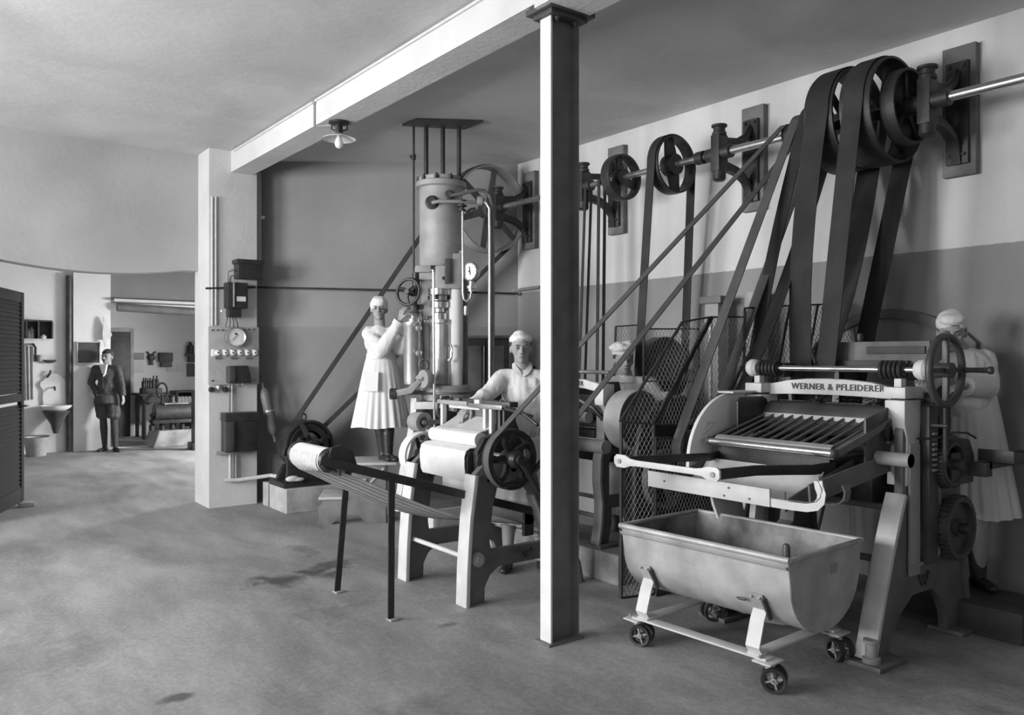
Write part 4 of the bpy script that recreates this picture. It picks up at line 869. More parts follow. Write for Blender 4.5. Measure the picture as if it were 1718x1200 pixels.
text_mesh('P', .06, 'monogram', 'ink', fm, (4.41, 2.216, .375), (-1, 0, 0), (0, 0, 1), -.008)
# upper part of the near frame: upright, bearing caps
for y, m in ((2.27, 'white_paint'), (3.17, 'white_paint')):
    b = B(); b.plate([(4.27, .88), (4.40, .88), (4.40, 1.05), (4.42, 1.21), (4.42, 1.335), (4.25, 1.335), (4.25, 1.21), (4.28, 1.13)] if y < 3 else [(4.30, 1.10), (4.38, 1.10), (4.42, 1.21), (4.42, 1.335), (4.25, 1.335), (4.25, 1.21), (4.28, 1.13)], y - .06, y + .05, 'xz'); b.build('upright', m, fm, bev=.006)
    b = B(); b.box(4.245, 4.43, y - .065, y + .055, 1.345, 1.405); b.build('bearing_cap', 'white_paint', fm, bev=.006)
    b = B(); b.box(4.29, 4.34, y - .02, y + .02, 1.405, 1.45); b.build('cap_stud', 'white_paint', fm, bev=.003)
B().box(4.29, 4.395, 2.200, 2.215, .4, 1.10).build('rack_strip', 'mid_paint', fm, bev=.003)
rk = B().box(4.42, 4.52, 2.165, 2.215, .45, 1.30).build('rack_case', 'dark_paint', fm, bev=.004)
for i in range(8): B().box(4.45, 4.49, 2.155, 2.166, .95 + .028 * i, .963 + .028 * i).build('rack_tooth', 'mid_paint', rk)
# girder with lettering
gp = [(2.33, 1.335), (2.5, 1.342), (2.72, 1.345), (2.95, 1.342), (3.11, 1.335), (3.11, 1.40), (2.98, 1.425), (2.85, 1.437), (2.72, 1.44), (2.6, 1.437), (2.45, 1.425), (2.33, 1.40)]
B().plate(gp, 4.33, 4.39, 'yz').build('girder', 'white_paint', fm, bev=.007)
text_mesh('WERNER & PFLEIDERER', .051, 'lettering', 'ink', fm, (4.327, 2.655, 1.39), (0, -1, 0), (0, 0, 1), .003)
chrome_rod(fm, 4.36, 2.2, 3.2, 1.497, .017)
spring(fm, 4.36, 2.27, 2.40, 1.497, .042); spring(fm, 4.36, 3.06, 3.19, 1.497, .042)
for y in (2.17, 3.245):
    B().lathe((4.36, y - .035, 1.497), (0, 1, 0), [(0, 0), (.04, 0), (.055, .02), (.055, .05), (.04, .07), (0, .07)], 24).build('shaft_cap', 'white_flange', fm)
for y in (2.33, 3.12): B().box(4.40, 4.52, y - .07, y + .07, 1.44, 1.53).build('worm_case', 'black_iron', fm, bev=.01)
chrome_rod(fm, 4.46, 2.32, 3.12, 1.285, .012, 'guide_shaft')
for y in (2.48, 2.86):
    B().tube([(4.44, y + .03, 1.29), (4.40, y + .06, 1.27), (4.36, y + .09, 1.22), (4.34, y + .1, 1.16)], .016, 8).build('scraper_arm', 'black_iron', fm)
    b = B(); b.cyl((4.46, y - .03, 1.285), (4.46, y + .04, 1.285), .026); b.cyl((4.46, y, 1.285), (4.46, y, 1.335), .012); b.cyl((4.40, y - .02, 1.30), (4.5, y - .05, 1.34), .01); b.build('shaft_clamp', 'black_iron', fm)
for i in range(9): B().bar((4.44, 2.36 + i * .045, 1.315), (4.62, 2.40 + i * .045, 1.325), .006, .004).build('hopper_rib', 'cast_iron', fm)
for (x, z, r, m) in ((4.36, 1.20, .095, 'dark_paint'), (4.60, 1.19, .10, 'dark_paint'), (4.78, 1.02, .09, 'cast_iron')):
    B().cyl((x, 2.32, z), (x, 3.12, z), r, n=40).build('roll', m, fm)
# end of the first roll, large dark bearing disc
B().lathe((4.24, 2.30, 1.17), (0, -1, 0), [(0, -.02), (.055, -.02), (.055, .02), (0, .02)], 30).build('roll_end', 'black_iron', fm)
# handwheel
hc = V((4.36, 2.05, 1.497)); RW = .178
hw = B().tube([hc + V((RW * cos(t), 0, RW * sin(t))) for t in [i * 2 * pi / 56 for i in range(56)]], .0195, 12, closed=True).build('handwheel', 'dark_paint', fm)
for i in range(4):
    t = i * pi / 2; d = V((cos(t), 0, sin(t))); B().strip([hc + d * .02, hc + d * .09, hc + d * .17], (0, 1, 0) , .03, .026).build('spoke', 'dark_paint', hw, bev=.004)
B().cyl(hc + V((0, -.035, 0)), hc + V((0, .06, 0)), .04, n=24).build('hub', 'dark_paint', hw)
B().cyl(hc + V((0, .05, 0)), hc + V((0, .16, 0)), .022).build('spindle', 'polished', fm)
q = hc + V((RW * .98, 0, .0)); B().lathe(q, (0, -1, 0), [(0, -.01), (.016, 0), (.016, .02), (.013, .04), (.015, .13), (.022, .14), (.02, .155), (0, .157)], 20).build('crank_handle', 'dark_paint', hw)
# rod grate
gr0, gr1 = (3.80, 1.085), (4.27, 1.222)
B().cyl((3.785, 2.34, 1.077), (3.785, 3.12, 1.077), .019, n=20).build('front_bar', 'steel', fm)
for y in (2.33, 3.13): B().ell((3.785, y, 1.077), (.026, .018, .026)).build('bar_knob', 'dark_paint', fm)
B().strip([(3.812, 2.735, 1.10), (3.84, 2.735, 1.112)], (0, 1, 0), .74, .006).strip([(3.812, 2.735, 1.10), (3.808, 2.735, 1.088)], (0, 1, 0), .74, .005).build('front_strip', 'mid_paint', fm)
for i in range(12):
    y = 2.37 + i * .066; B().cyl((3.84, y, 1.103), (4.27, y, 1.215), .0085, n=10).build('grate_rod', 'grey_paint', fm)
B().strip([(4.255, 2.735, 1.200), (4.285, 2.735, 1.245)], (0, 1, 0), .74, .006).build('rear_strip', 'white_paint', fm)
for y in (2.335, 3.125): B().bar((3.79, y, 1.075), (4.27, y, 1.205), .010, .045).build('grate_side', 'dark_paint' if y > 3 else 'grey_paint', fm, bev=.002)
B().box(3.86, 4.25, 2.38, 3.1, 1.035, 1.045).build('under_tray', 'black_iron', fm)
# dark side plates
b = B(); b.plate([(4.02, 1.10), (4.35, 1.12), (4.35, 1.20), (4.30, 1.31), (4.26, 1.325), (4.05, 1.325), (4.02, 1.30)], 3.105, 3.12); b.build('side_plate', 'black_iron', fm, bev=.004)
b = B(); b.plate([(4.03, .98), (4.27, .95), (4.30, 1.0), (4.27, 1.30), (4.03, 1.24)], 2.30, 2.315); b.build('side_plate', 'dark_paint', fm, bev=.004)
for (x, z) in ((4.06, .99), (4.2, 1.02), (4.22, 1.2)): B().hexnut((x, 2.298, z), (0, -1, 0), .010, .008).build('bolt', 'grey_paint', fm)
b = B(); b.strip([(3.80, 2.325, 1.078), (4.10, 2.30, 1.17), (4.24, 2.29, 1.22), (4.24, 2.29, 1.10)], (0, 1, 0), .02, .04); b.build('grate_arm', 'grey_paint', fm, bev=.004)
# receiving chute: open tray below the grate
tr = B(); tr.plate([(3.50, .855), (4.12, 1.02), (4.12, .90), (3.92, .84), (3.50, .80)], 2.42, 2.43); tr.build('chute_side', 'grey_paint', fm, bev=.002)
tr = B(); tr.plate([(3.50, .875), (4.12, 1.02), (4.12, .90), (3.92, .84), (3.50, .80)], 3.20, 3.21); tr.build('chute_side', 'dark_paint', fm, bev=.002)
B().strip([(3.52, 2.815, .835), (3.70, 2.815, .86), (3.80, 2.815, .90), (3.86, 2.815, .965)], (0, 1, 0), .76, .006).build('chute_floor', 'white_flange', fm)
B().box(3.9, 3.905, 2.43, 3.2, .90, 1.03).build('chute_back', 'black_iron', fm)
# pale band board across the chute mouth and its hooked end
B().box(3.485, 3.50, 2.50, 3.33, .815, .905).build('front_board', 'white_paint', fm, bev=.002)
for y, z in ((2.62, .84), (2.75, .88), (2.78, .835), (3.2, .86)): B().cyl((3.486, y, z), (3.48, y, z), .006, n=8).build('rivet', 'grey_paint', fm)
hk = [(3.497, 2.50, .838), (3.50, 2.40, .838), (3.50, 2.30, .842), (3.50, 2.25, .855), (3.50, 2.225, .88), (3.50, 2.22, .915), (3.51, 2.24, .945), (3.51, 2.245, .975)]
b = B(); b.strip(hk, (1, 0, 0), [.006] * 8, .045); b.build('hook_strap', 'white_paint', fm)
hk2 = [(x + .22, y, z - .01) for x, y, z in hk[1:7]]
B().strip(hk2, (1, 0, 0), .05, .01).build('hook_strap', 'grey_paint', fm)
B().strip([(q[0] + .012, q[1], q[2] + .02) for q in hk], (1, 0, 0), .03, .004).build('hook_flange', 'mid_paint', fm)
B().bar((3.52, 2.30, .90), (4.25, 2.30, 1.0), .012, .10).build('side_rail', 'grey_paint', fm, bev=.003)
B().strip([(3.50, 2.42, .80), (3.50, 2.42, .90)], (1, 0, 0), .006, .004).build('board_joint', 'dark_paint', fm)
# lever frame: pale link bar with two dark arms
lv = [(3.15, 3.24, 1.0), (3.15, 3.17, 1.0), (3.15, 3.13, 1.0), (3.15, 3.0, 1.0), (3.15, 2.75, 1.0), (3.15, 2.66, 1.0), (3.15, 2.61, 1.0), (3.15, 2.53, 1.0)]
def link(y): 
    return None
ol = [(2.53, .985), (2.545, .968), (2.60, .968), (2.64, .984), (2.68, .986), (3.08, .984), (3.13, .98), (3.17, .966), (3.23, .966), (3.25, .985), (3.25, 1.02), (3.23, 1.036), (3.17, 1.036), (3.13, 1.02), (3.08, 1.016), (2.68, 1.018), (2.64, 1.024), (2.60, 1.036), (2.545, 1.036), (2.53, 1.02)]
B().plate(ol, 3.135, 3.15, 'yz').build('link_bar', 'white_paint', fm, bev=.004)
for y in (2.57, 3.205): B().cyl((3.128, y, 1.0), (3.136, y, 1.0), .013).build('link_pin', 'mid_paint', fm)
b = B(); b.strip([(3.15, 2.56, 1.0), (3.45, 2.56, .995), (3.66, 2.52, .985), (3.80, 2.46, .98), (3.95, 2.43, .99)], (0, 0, 1), .052, .02); b.build('lever_arm', 'black_iron', fm, bev=.003)
b = B(); b.strip([(3.15, 3.205, 1.0), (3.55, 3.16, .99), (3.75, 3.13, .985), (3.8, 3.14, .98), (4.0, 3.18, .99)], (0, 0, 1), .045, .02); b.build('lever_arm', 'black_iron', fm, bev=.003)
# big pale quadrant guard on the far side and its foot
B().plate([(3.72, .88)] + [(4.13 - .41 * cos(R_(a)), .93 + .415 * sin(R_(a))) for a in range(6, 91, 6)] + [(4.40, 1.345), (4.40, 1.10), (4.02, 1.08), (4.02, .99), (3.85, .91)], 3.225, 3.25, 'xz').build('quadrant_guard', 'room_white', fm, bev=.004)
b = B()
for pts in ([(3.86, 1.13), (3.885, 1.155), (3.88, 1.175), (3.90, 1.16), (3.915, 1.175), (3.93, 1.165)], [(3.84, 1.10), (3.90, 1.125), (3.95, 1.17), (3.97, 1.165)], [(3.83, 1.06), (3.835, 1.085), (3.83, 1.08)]):
    b.tube([(x, 3.2235, z) for x, z in pts], .0018, 4)
b.build('scratch_mark', 'mid_paint', fm)
dc = [(3.92, .25), (4.75, .25), (4.75, .9), (4.62, 1.18), (4.40, 1.30), (4.15, 1.26), (3.98, 1.10), (3.92, .85)]
B().plate(dc, 3.86, 3.90, 'xz').build('drive_casing', 'black_iron', fm, bev=.01)
B().box(3.95, 4.7, 3.70, 3.9, 0, .25).build('casing_foot', 'dark_paint', fm, bev=.006)
for (x, z, r) in ((4.16, .74, .20), (4.45, .96, .17)):
    B().lathe((x, 3.84, z), (0, -1, 0), [(r - .03, 0), (r, 0), (r, .05), (r - .03, .05)], 40, closed=True).build('drive_wheel', 'grey_paint', fm)
    for i in range(5): t_ = i * 2 * pi / 5; B().bar((x, 3.82, z), (x + (r - .02) * cos(t_), 3.82, z + (r - .02) * sin(t_)), .03, .02, (0, 1, 0)).build('wheel_arm', 'grey_paint', fm)
B().cyl((4.16, 3.25, .74), (4.16, 3.86, .74), .025).cyl((4.45, 3.25, .96), (4.45, 3.86, .96), .025).build('drive_shaft', 'cast_iron', fm)
B().strip([(4.02, 3.20, 1.352), (4.42, 3.20, 1.352)], (0, 1, 0), .12, .012).build('guard_lip', 'white_paint', fm, bev=.004)
B().plate([(3.79, .84), (3.79, .79), (3.82, .70), (3.88, .58), (3.96, .48), (4.20, .44), (4.12, .58), (4.07, .72), (4.05, .84)], 3.12, 3.14, 'xz').build('lower_guard', 'room_white', fm, bev=.004)
B().bar((3.79, 3.115, .775), (4.06, 3.115, .735), .012, .012).build('guard_seam', 'dark_paint', fm)
B().plate([(3.90, .45), (3.96, .45), (4.02, .82), (3.96, .82)], 2.92, 2.96, 'xz').build('chute_prop', 'white_paint', fm, bev=.003)
B().bar((3.86, 2.94, .1), (4.0, 2.94, .46), .04, .04).build('prop_leg', 'dark_paint', fm)
# under-gear: tie beams, gears, gearbox, pipe stub
for (x, z, r) in ((4.12, .50, .018), (4.6, .38, .018), (4.40, .74, .03)): B().cyl((x, 2.27, z), (x, 3.17, z), r).build('tie_bar', 'grey_paint', fm)
B().box(4.2, 4.72, 2.36, 3.10, .78, .96).build('gear_casing', 'black_iron', fm, bev=.02)
B().cyl((4.14, 2.12, 1.035), (4.14, 2.32, 1.035), .036, n=24).lathe((4.14, 2.12, 1.035), (0, -1, 0), [(0, 0), (.036, 0), (.036, .0), (.03, -.02), (0, -.02)], 24).build('pipe_stub', 'mid_paint', fm)
for (x, y, z, r) in ((4.7, 2.13, .62, .17), (4.62, 2.13, .98, .12)):
    g = B().lathe((x, y, z), (0, -1, 0), [(0, .0), (r * .25, .0), (r * .3, -.02), (r * .8, -.02), (r * .85, .01), (r, .01), (r, -.05), (0, -.05)], 48).build('gear_wheel', 'dark_paint', fm)
    tth = B()
    for i in range(36):
        t = i * pi / 18; d = V((cos(t), 0, sin(t))); tth.bar(V((x, y + .02, z)) + d * r, V((x, y + .02, z)) + d * (r + .012), .05, .012, V((0, 1, 0)).cross(d))
    tth.build('gear_teeth', 'dark_paint', g)
    B().cyl((x, y - .05, z), (x, y + .12, z), .03).build('gear_shaft', 'cast_iron', g)
b = B(); b.plate([(4.56, 1.14), (4.86, 1.10), (4.92, 1.0), (4.90, .86), (4.60, .84), (4.54, .92)], 2.15, 2.22); b.build('side_cover', 'dark_paint', fm, bev=.012)
B().box(4.60, 4.86, 2.13, 2.15, .86, 1.04).build('cover_panel', 'dark_paint', fm, bev=.008)
for (x, z) in ((4.47, 1.34), (4.55, 1.22), (4.62, 1.16)): B().box(x - .02, x + .02, 2.16, 2.21, z - .03, z + .03).build('stop_block', 'black_iron', fm, bev=.003)
B().tube([(4.36, 2.20, 1.13), (4.45, 2.14, 1.13), (4.6, 2.12, 1.155), (4.8, 2.14, 1.14), (4.95, 2.16, 1.10)], .006, 6).build('oil_pipe', 'cast_iron', fm)
B().cyl((4.44, 2.08, 1.2), (4.44, 2.22, 1.2), .01).cyl((4.5, 2.12, 1.0), (4.5, 2.12, 1.44), .012).build('side_rod', 'dark_paint', fm)
# rear feed hopper boards
hp = thing('feed_hopper', 'dark wooden feed hopper above the rear of the front mill', 'hopper', (4.98, 2.6, 1.4))
B().box(4.78, 4.81, 2.34, 2.95, 1.50, 1.66).build('front_board', 'wood', hp, bev=.004); B().box(5.06, 5.09, 2.34, 2.95, 1.50, 1.66).build('back_board', 'wood', hp, bev=.004)
B().box(4.81, 5.06, 2.34, 2.37, 1.50, 1.66).build('end_board', 'wood', hp, bev=.004); B().box(4.81, 5.06, 2.92, 2.95, 1.50, 1.66).build('end_board', 'wood', hp, bev=.004)
B().box(4.765, 4.78, 2.36, 2.72, 1.585, 1.63).build('cleat', 'wood_dark', hp, bev=.003); B().cyl((4.80, 2.5, 1.56), (4.80, 3.0, 1.56), .0, n=6) if 0 else None
B().box(4.74, 4.80, 2.45, 2.93, 1.50, 1.545).build('ledge', 'wood_dark', hp, bev=.006)
B().lathe((4.80, 2.78, 1.66), (0, 0, 1), [(0, 0), (.016, 0), (.022, .02), (.018, .05), (0, .055)], 14).build('peg', 'black_iron', hp)
for y in (2.36, 2.93): B().box(4.84, 5.04, y - .02, y + .02, 1.13, 1.50).build('support', 'dark_paint', hp, bev=.004)
B().tube([(4.72, 3.02, 1.66), (4.68, 3.04, 1.60), (4.66, 3.0, 1.53), (4.70, 2.98, 1.50)], .012, 8).build('hook', 'black_iron', hp)
# side shelf with upright hook bar
sh = fm
B().plate([(4.88, 1.05), (5.10, 1.01), (5.46, 1.0), (5.46, .98), (4.88, .98)], 1.93, 2.12, 'xz').build('side_shelf', 'dark_paint', sh, bev=.005)
B().box(4.84, 5.4, 2.04, 2.07, .94, .98).box(4.80, 4.88, 2.04, 2.22, .90, .98).build('shelf_bearer', 'dark_paint', sh, bev=.004)
B().tube([(5.22, 1.92, 1.22), (5.22, 1.92, 1.06), (5.24, 1.92, 1.02), (5.32, 1.93, 1.0)], .014, 8).build('hook_rod', 'dark_paint', sh)

# pulleys the belts come down to
for (x, y, z, r, w_) in ((3.98, 3.45, 1.00, .11, .09), (4.30, 3.39, .92, .12, .1), (4.60, 3.10, .86, .12, .14), (4.78, 2.98, .95, .13, .12)):
    if y > 3.3: B().lathe((x, y, z), (0, 1, 0), [(0, -w_ / 2), (r, -w_ / 2), (r, w_ / 2), (0, w_ / 2)], 36).build('belt_pulley', 'cast_iron', fm)
# ------------------------------------------------------------------ WIRE MESH GUARDS
def mesh_guard(label, corners, pitch=.034, bars=(), legs=(), up=True, fr=.018):
    """flat panel: iron frame round the 3-D corner points, diamond wire inside, all real wires"""
    c = [V(q) for q in corners]; cen = sum(c, V()) / len(c)
    t = thing('mesh_guard', label, 'guard', (cen.x, cen.y, min(q.z for q in c)), 0, 'wire mesh belt guards')
    f = B()
    for i in range(len(c)): f.bar(c[i], c[(i + 1) % len(c)], fr, fr * .6)
    f.build('guard_frame', 'black_iron', t)
    for a, b_ in bars: B().bar(a, b_, fr * .8, fr * .5).build('guard_bar', 'black_iron', t)
    for a, b_ in legs: B().bar(a, b_, fr, fr * .6).build('guard_leg', 'black_iron', t)
    n = (c[1] - c[0]).cross(c[2] - c[1]).normalized()
    u = (V((0, 0, 1)).cross(n)).normalized(); v = n.cross(u)
    if u.length < .5: u = V((1, 0, 0)); v = n.cross(u)
    P2 = [((q - cen).dot(u), (q - cen).dot(v)) for q in c]
    mb = B()
    for (dx, dy, off) in ((.5, .866, .0018), (-.5, .866, -.0018)):
        nx, ny = -dy, dx; pr_ = [x * nx + y * ny for x, y in P2]
        k0 = int(min(pr_) / pitch) - 1; k1 = int(max(pr_) / pitch) + 1
        for k in range(k0, k1 + 1):
            s = k * pitch; hits = []
            for i in range(len(P2)):
                (x0, y0), (x1, y1) = P2[i], P2[(i + 1) % len(P2)]
                a0 = x0 * nx + y0 * ny - s; a1 = x1 * nx + y1 * ny - s
                if (a0 < 0) != (a1 < 0):
                    f_ = a0 / (a0 - a1); hits.append(((x0 + (x1 - x0) * f_) * dx + (y0 + (y1 - y0) * f_) * dy))
            hits.sort()
            for j in range(0, len(hits) - 1, 2):
                if hits[j + 1] - hits[j] < .01: continue
                A_ = cen + u * (nx * s + dx * hits[j]) + v * (ny * s + dy * hits[j]) + n * off
                B_ = cen + u * (nx * s + dx * hits[j + 1]) + v * (ny * s + dy * hits[j + 1]) + n * off
                mb.tube([A_, B_], .0019, 4, cap=False)
    mb.build('wire_mesh', 'wire', t, kind='stuff')
    return t
# pixel-measured guard corners brought to their own depth (plane of each guard)
def gy(px, py, Y): return at(px, py, Y=Y)
# front cage of the far-side pulley: lower upright part and slanting upper part, plane Y = 3.62
a, b_, c_, d_ = gy(1042, 708, 3.58), gy(1097, 712, 3.52), gy(1097, 890, 3.52), gy(1042, 905, 3.58)
c_.z = d_.z = .10
mesh_guard('upright mesh guard panel in front of the pale-rimmed drum pulley', [a, b_, c_, d_], .027)
e_, f_, g_ = gy(1145, 540, 3.56), gy(1192, 532, 3.52), gy(1290, 532, 3.52)
mesh_guard('slanting mesh guard panel between the drum pulley and the crossing belts', [a + V((0, .01, 0)), b_ + V((0, .01, 0)), f_, e_], .027)
h_ = gy(1225, 655, 3.50)
mesh_guard('mesh guard panel with top edge just left of the white girder', [b_ + V((.03, 0, 0)), f_ + V((.02, 0, 0)), g_, h_, gy(1180, 715, 3.5)], .027)
mesh_guard('tall two-bay mesh guard behind the white girder', [gy(1248, 640, 3.36), gy(1250, 517, 3.42), gy(1325, 513, 3.36), gy(1455, 508, 3.30), gy(1430, 650, 3.30)], .030,
           bars=[(gy(1325, 513, 3.36), gy(1300, 650, 3.36)), (gy(1372, 511, 3.34), gy(1348, 650, 3.34))], legs=[(gy(1430, 640, 3.30), V((5.02, 3.30, .02)))])
mesh_guard('small mesh guard behind the cook in the tall cap', [gy(1033, 548, 5.3), gy(1078, 545, 5.3), gy(1070, 640, 5.3), gy(1030, 640, 5.3)], .034, legs=[(gy(1030, 635, 5.3), V((gy(1030, 635, 5.3).x, 5.3, .02)))])
mesh_guard('low mesh guard in front of the large dark disc', [gy(1080, 552, 4.46), gy(1172, 552, 4.46), gy(1172, 640, 4.46), gy(1080, 640, 4.46)], .034, legs=[(gy(1172, 635, 4.46), V((gy(1172, 635, 4.46).x, 4.46, .02)))])
q = gy(1160, 860, 3.5)
mesh_guard('mesh guard panel low down behind the trough', [gy(1100, 735, 3.5), gy(1200, 735, 3.5), gy(1215, 880, 3.5), gy(1100, 890, 3.5)], .027)
# timber and pipe posts standing against the wall
for (px, Y, top, w_, lab) in ((1200, 4.36, 2.06, .16, 'grey capped timber post by the wall behind the guards'), (1262, 3.98, 2.07, .15, 'broad grey round post by the wall, right of the capped post')):
    p_ = at(px, 598, Y=Y); t = thing('wall_post', lab, 'post', (5.38, Y, 0))
    if px == 1200: B().box(5.30, 5.42, Y - .07, Y + .07, 0, top - .06).build('shaft_timber', 'mid_paint', t, bev=.01); B().box(5.28, 5.44, Y - .11, Y + .11, top - .06, top).build('cap', 'grey_paint', t, bev=.008); B().box(5.28, 5.30, Y - .012, Y + .012, .5, 1.9).build('strip', 'white_paint', t)
    else: B().lathe((5.38, Y, 0), (0, 0, 1), [(0, 0), (.09, 0), (.09, top), (0, top)], 28).build('shaft_timber', 'mid_paint', t)
# round-headed recess frame on the right wall
t = thing('arched_frame', 'dark arched frame on the right wall behind the worker in the headscarf', 'frame', (5.52, 3.0, .9))
oc = [(2.42, 1.0)] + [(3.03 + .61 * cos(R_(a)), 1.62 + .28 * sin(R_(a))) for a in range(180, -1, -12)][0:0]
outer = [(3.60 - 1.2 * i / 16, 1.66 + .24 * sin(pi * i / 16) ** .75) for i in range(17)]
inner = [(3.52 - 1.04 * i / 16, 1.60 + .235 * sin(pi * i / 16) ** .75) for i in range(17)]
B().plate([(3.60, 1.0)] + outer + [(2.40, 1.0), (2.48, 1.0)] + inner[::-1] + [(3.52, 1.0)], 5.50, 5.549, 'yz').build('arch_band', 'grey_paint', t, bev=.004)
B().plate([(3.52, 1.0)] + [(y, z) for y, z in inner if y > 3.2] + [(3.2, 1.45), (3.2, 1.0)], 5.53, 5.548, 'yz').build('side_panel', 'mid_paint', t)
# ------------------------------------------------------------------ DOUGH TROUGH ON CASTORS
tt = thing('trough_cart', 'half-round galvanised dough trough on a white castor frame in the foreground', 'cart', (3.56, 2.76, 0), R_(3))
def U(x): return x
n = 14; hw_ = .335; L0_, L1_ = -.51, .51; zt = .635; rb = .30
prof = [(-hw_, zt), (-hw_ + .012, .55)] + [(-.315 * cos(R_(a)), .50 - .255 * sin(R_(a))) for a in range(0, 181, 12)] + [(hw_ - .012, .55), (hw_, zt)]
B().strip([(x, 0, z) for x, z in prof], (0, 1, 0), L1_ - L0_, .006).build('tub_shell', 'galvanised', tt, local=True, ang=50)
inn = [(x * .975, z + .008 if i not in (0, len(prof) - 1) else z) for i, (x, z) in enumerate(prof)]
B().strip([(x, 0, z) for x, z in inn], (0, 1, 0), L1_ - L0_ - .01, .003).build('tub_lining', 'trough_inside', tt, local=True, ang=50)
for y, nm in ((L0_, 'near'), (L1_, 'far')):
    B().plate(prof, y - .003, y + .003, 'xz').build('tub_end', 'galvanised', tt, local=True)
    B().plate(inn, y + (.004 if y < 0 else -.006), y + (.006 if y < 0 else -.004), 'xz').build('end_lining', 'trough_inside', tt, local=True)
B().tube([(-hw_ - .004, L0_ - .01, zt), (-hw_ - .004, L1_ + .01, zt)], .016, 12).build('rim', 'galvanised', tt, local=True)
B().tube([(hw_ + .004, L0_ - .01, zt), (hw_ + .004, L1_ + .01, zt)], .012, 12).build('rim', 'galvanised', tt, local=True)
B().box(-hw_, hw_, L0_ - .016, L0_ + .006, zt - .008, zt + .010).build('rim', 'galvanised', tt, local=True, bev=.004)
B().box(-hw_, hw_, L1_ - .006, L1_ + .016, zt - .012, zt + .012).build('rim', 'galvanised', tt, local=True, bev=.004)
B().strip([(-hw_ - .018, 0, zt - .03), (-hw_ - .005, 0, zt - .045)], (0, 1, 0), 1.02, .006).build('rim_bead', 'galvanised', tt, local=True)
B().lathe((-.30, L0_ + .03, zt - .02), (0, 0, 1), [(0, 0), (.018, 0), (.018, .07), (.013, .085), (0, .09)], 16).build('peg', 'dark_paint', tt, local=True)
B().box(.03, .10, L0_ - .005, L0_ - .001, .51, .56).build('patch', 'mid_paint', tt, local=True) ; B().ell((-.318, -.25, .40), (.006, .03, .008)).build('dent_mark', 'dark_paint', tt, local=True)
FZ = .165
for y in (-.33, .36):
    for sx in (-1, 1):
        pts = [(sx * .30, y, .385), (sx * .312, y, .345), (sx * .335, y, .28), (sx * .345, y, FZ + .01), (sx * .36, y, FZ)] 
        pts = [(sx * .275, y, .37), (sx * .305, y, .315), (sx * .345, y, FZ + .03), (sx * .325, y, FZ), (sx * .25, y, FZ - .002)]
        B().strip(pts, (0, 1, 0), .075, .009).build('strut', 'white_paint', tt, local=True)
        B().strip([(sx * .318, y, .44), (sx * .306, y, .40), (sx * .283, y, .365)], (0, 1, 0), .07, .01).build('strut_pad', 'galvanised', tt, local=True)
        B().bar((sx * .322, y - .04, .425), (sx * .262, y - .045, .32), .012, .02).build('strut_rib', 'dark_paint', tt, local=True)
        for k in (-1, 1): B().cyl((sx * .325, y + k * .022, .425), (sx * .331, y + k * .022, .428), .006, n=8).build('rivet', 'mid_paint', tt, local=True)
    B().box(-.34, .34, y - .035, y + .035, FZ - .012, FZ - .002).build('cross_rail', 'white_paint', tt, local=True, bev=.002)
for sx in (-1, 1): B().box(sx * .31 - .035, sx * .31 + .035, -.40, .43, FZ - .022, FZ - .012).build('side_rail', 'white_paint', tt, local=True, bev=.002)
for (x, y, rot) in ((-.31, -.39, .5), (-.31, .42, .35), (.31, -.39, -.3), (.31, .42, 1.0)):
    B().box(x - .06, x + .06, y - .05, y + .05, FZ - .03, FZ - .022).build('castor_plate', 'white_paint', tt, local=True, bev=.002)
    for k in (-1, 1): B().hexnut((x + k * .035, y + .02, FZ - .012), (0, 0, 1), .010, .008).build('nut', 'mid_paint', tt, local=True)
    B().cyl((x, y, .115), (x, y, FZ - .03), .022).cyl((x, y, FZ - .045), (x, y, FZ - .03), .036).build('swivel', 'mid_paint', tt, local=True)
    rr = M.Rotation(rot, 3, 'Z'); cx = V((x, y, .060)) + rr @ V((0, -.028, 0)); ax_ = rr @ V((1, 0, 0))
    fk = B(); fk.bar(cx + V((0, 0, .052)) + rr @ V((0, .02, 0)) - ax_ * .016, cx + V((0, 0, .052)) + rr @ V((0, .02, 0)) + ax_ * .016, .04, .012)
    fk.bar(cx + V((0, 0, .055)) + rr @ V((0, .015, 0)), cx, .018, .012, ax_); fk.build('fork', 'white_paint', tt, local=True)
    for s_ in (-1, 1):
        wc = cx + ax_ * (.032 * s_)
        wh = B().lathe(wc, ax_, [(.043, -.014), (.056, -.016), (.060, 0), (.056, .016), (.043, .014)], 28, closed=True).build('wheel', 'cast_iron', tt, local=True)
        B().lathe(wc, ax_, [(0, -.016), (.014, -.016), (.014, .016), (0, .016)], 16).build('wheel_hub', 'mid_paint', wh, local=True)
        for i in range(4):
            t_ = i * pi / 2 + .3; u_ = ax_.cross(V((0, 0, 1))); d = u_ * cos(t_) + V((0, 0, 1)) * sin(t_); B().bar(wc + d * .01, wc + d * .044, .008, .012, ax_).build('wheel_spoke', 'mid_paint', wh, local=True)
    B().cyl(cx - ax_ * .05, cx + ax_ * .05, .008).build('axle', 'steel', tt, local=True)
# odds and ends below the mill
t = thing('floor_mound', 'pale heap of swept flour on the floor under the front mill', 'heap', (4.35, 3.7, 0))
b = B().ell((4.35, 2.95, 0), (.28, .22, .07), sub=3); bmesh.ops.delete(b.bm, geom=[v for v in b.bm.verts if v.co.z < -.005], context='VERTS')
for v in b.bm.verts: v.co += V((noise.noise(v.co * 14) * .02, noise.noise(v.co * 14 + V((3, 3, 3))) * .02, abs(noise.noise(v.co * 9)) * .015))
bpy.data.objects.remove(t); tag(b.build('flour_heap', 'concrete'), 'pale heap of swept sacking on the floor under the front mill', 'heap')
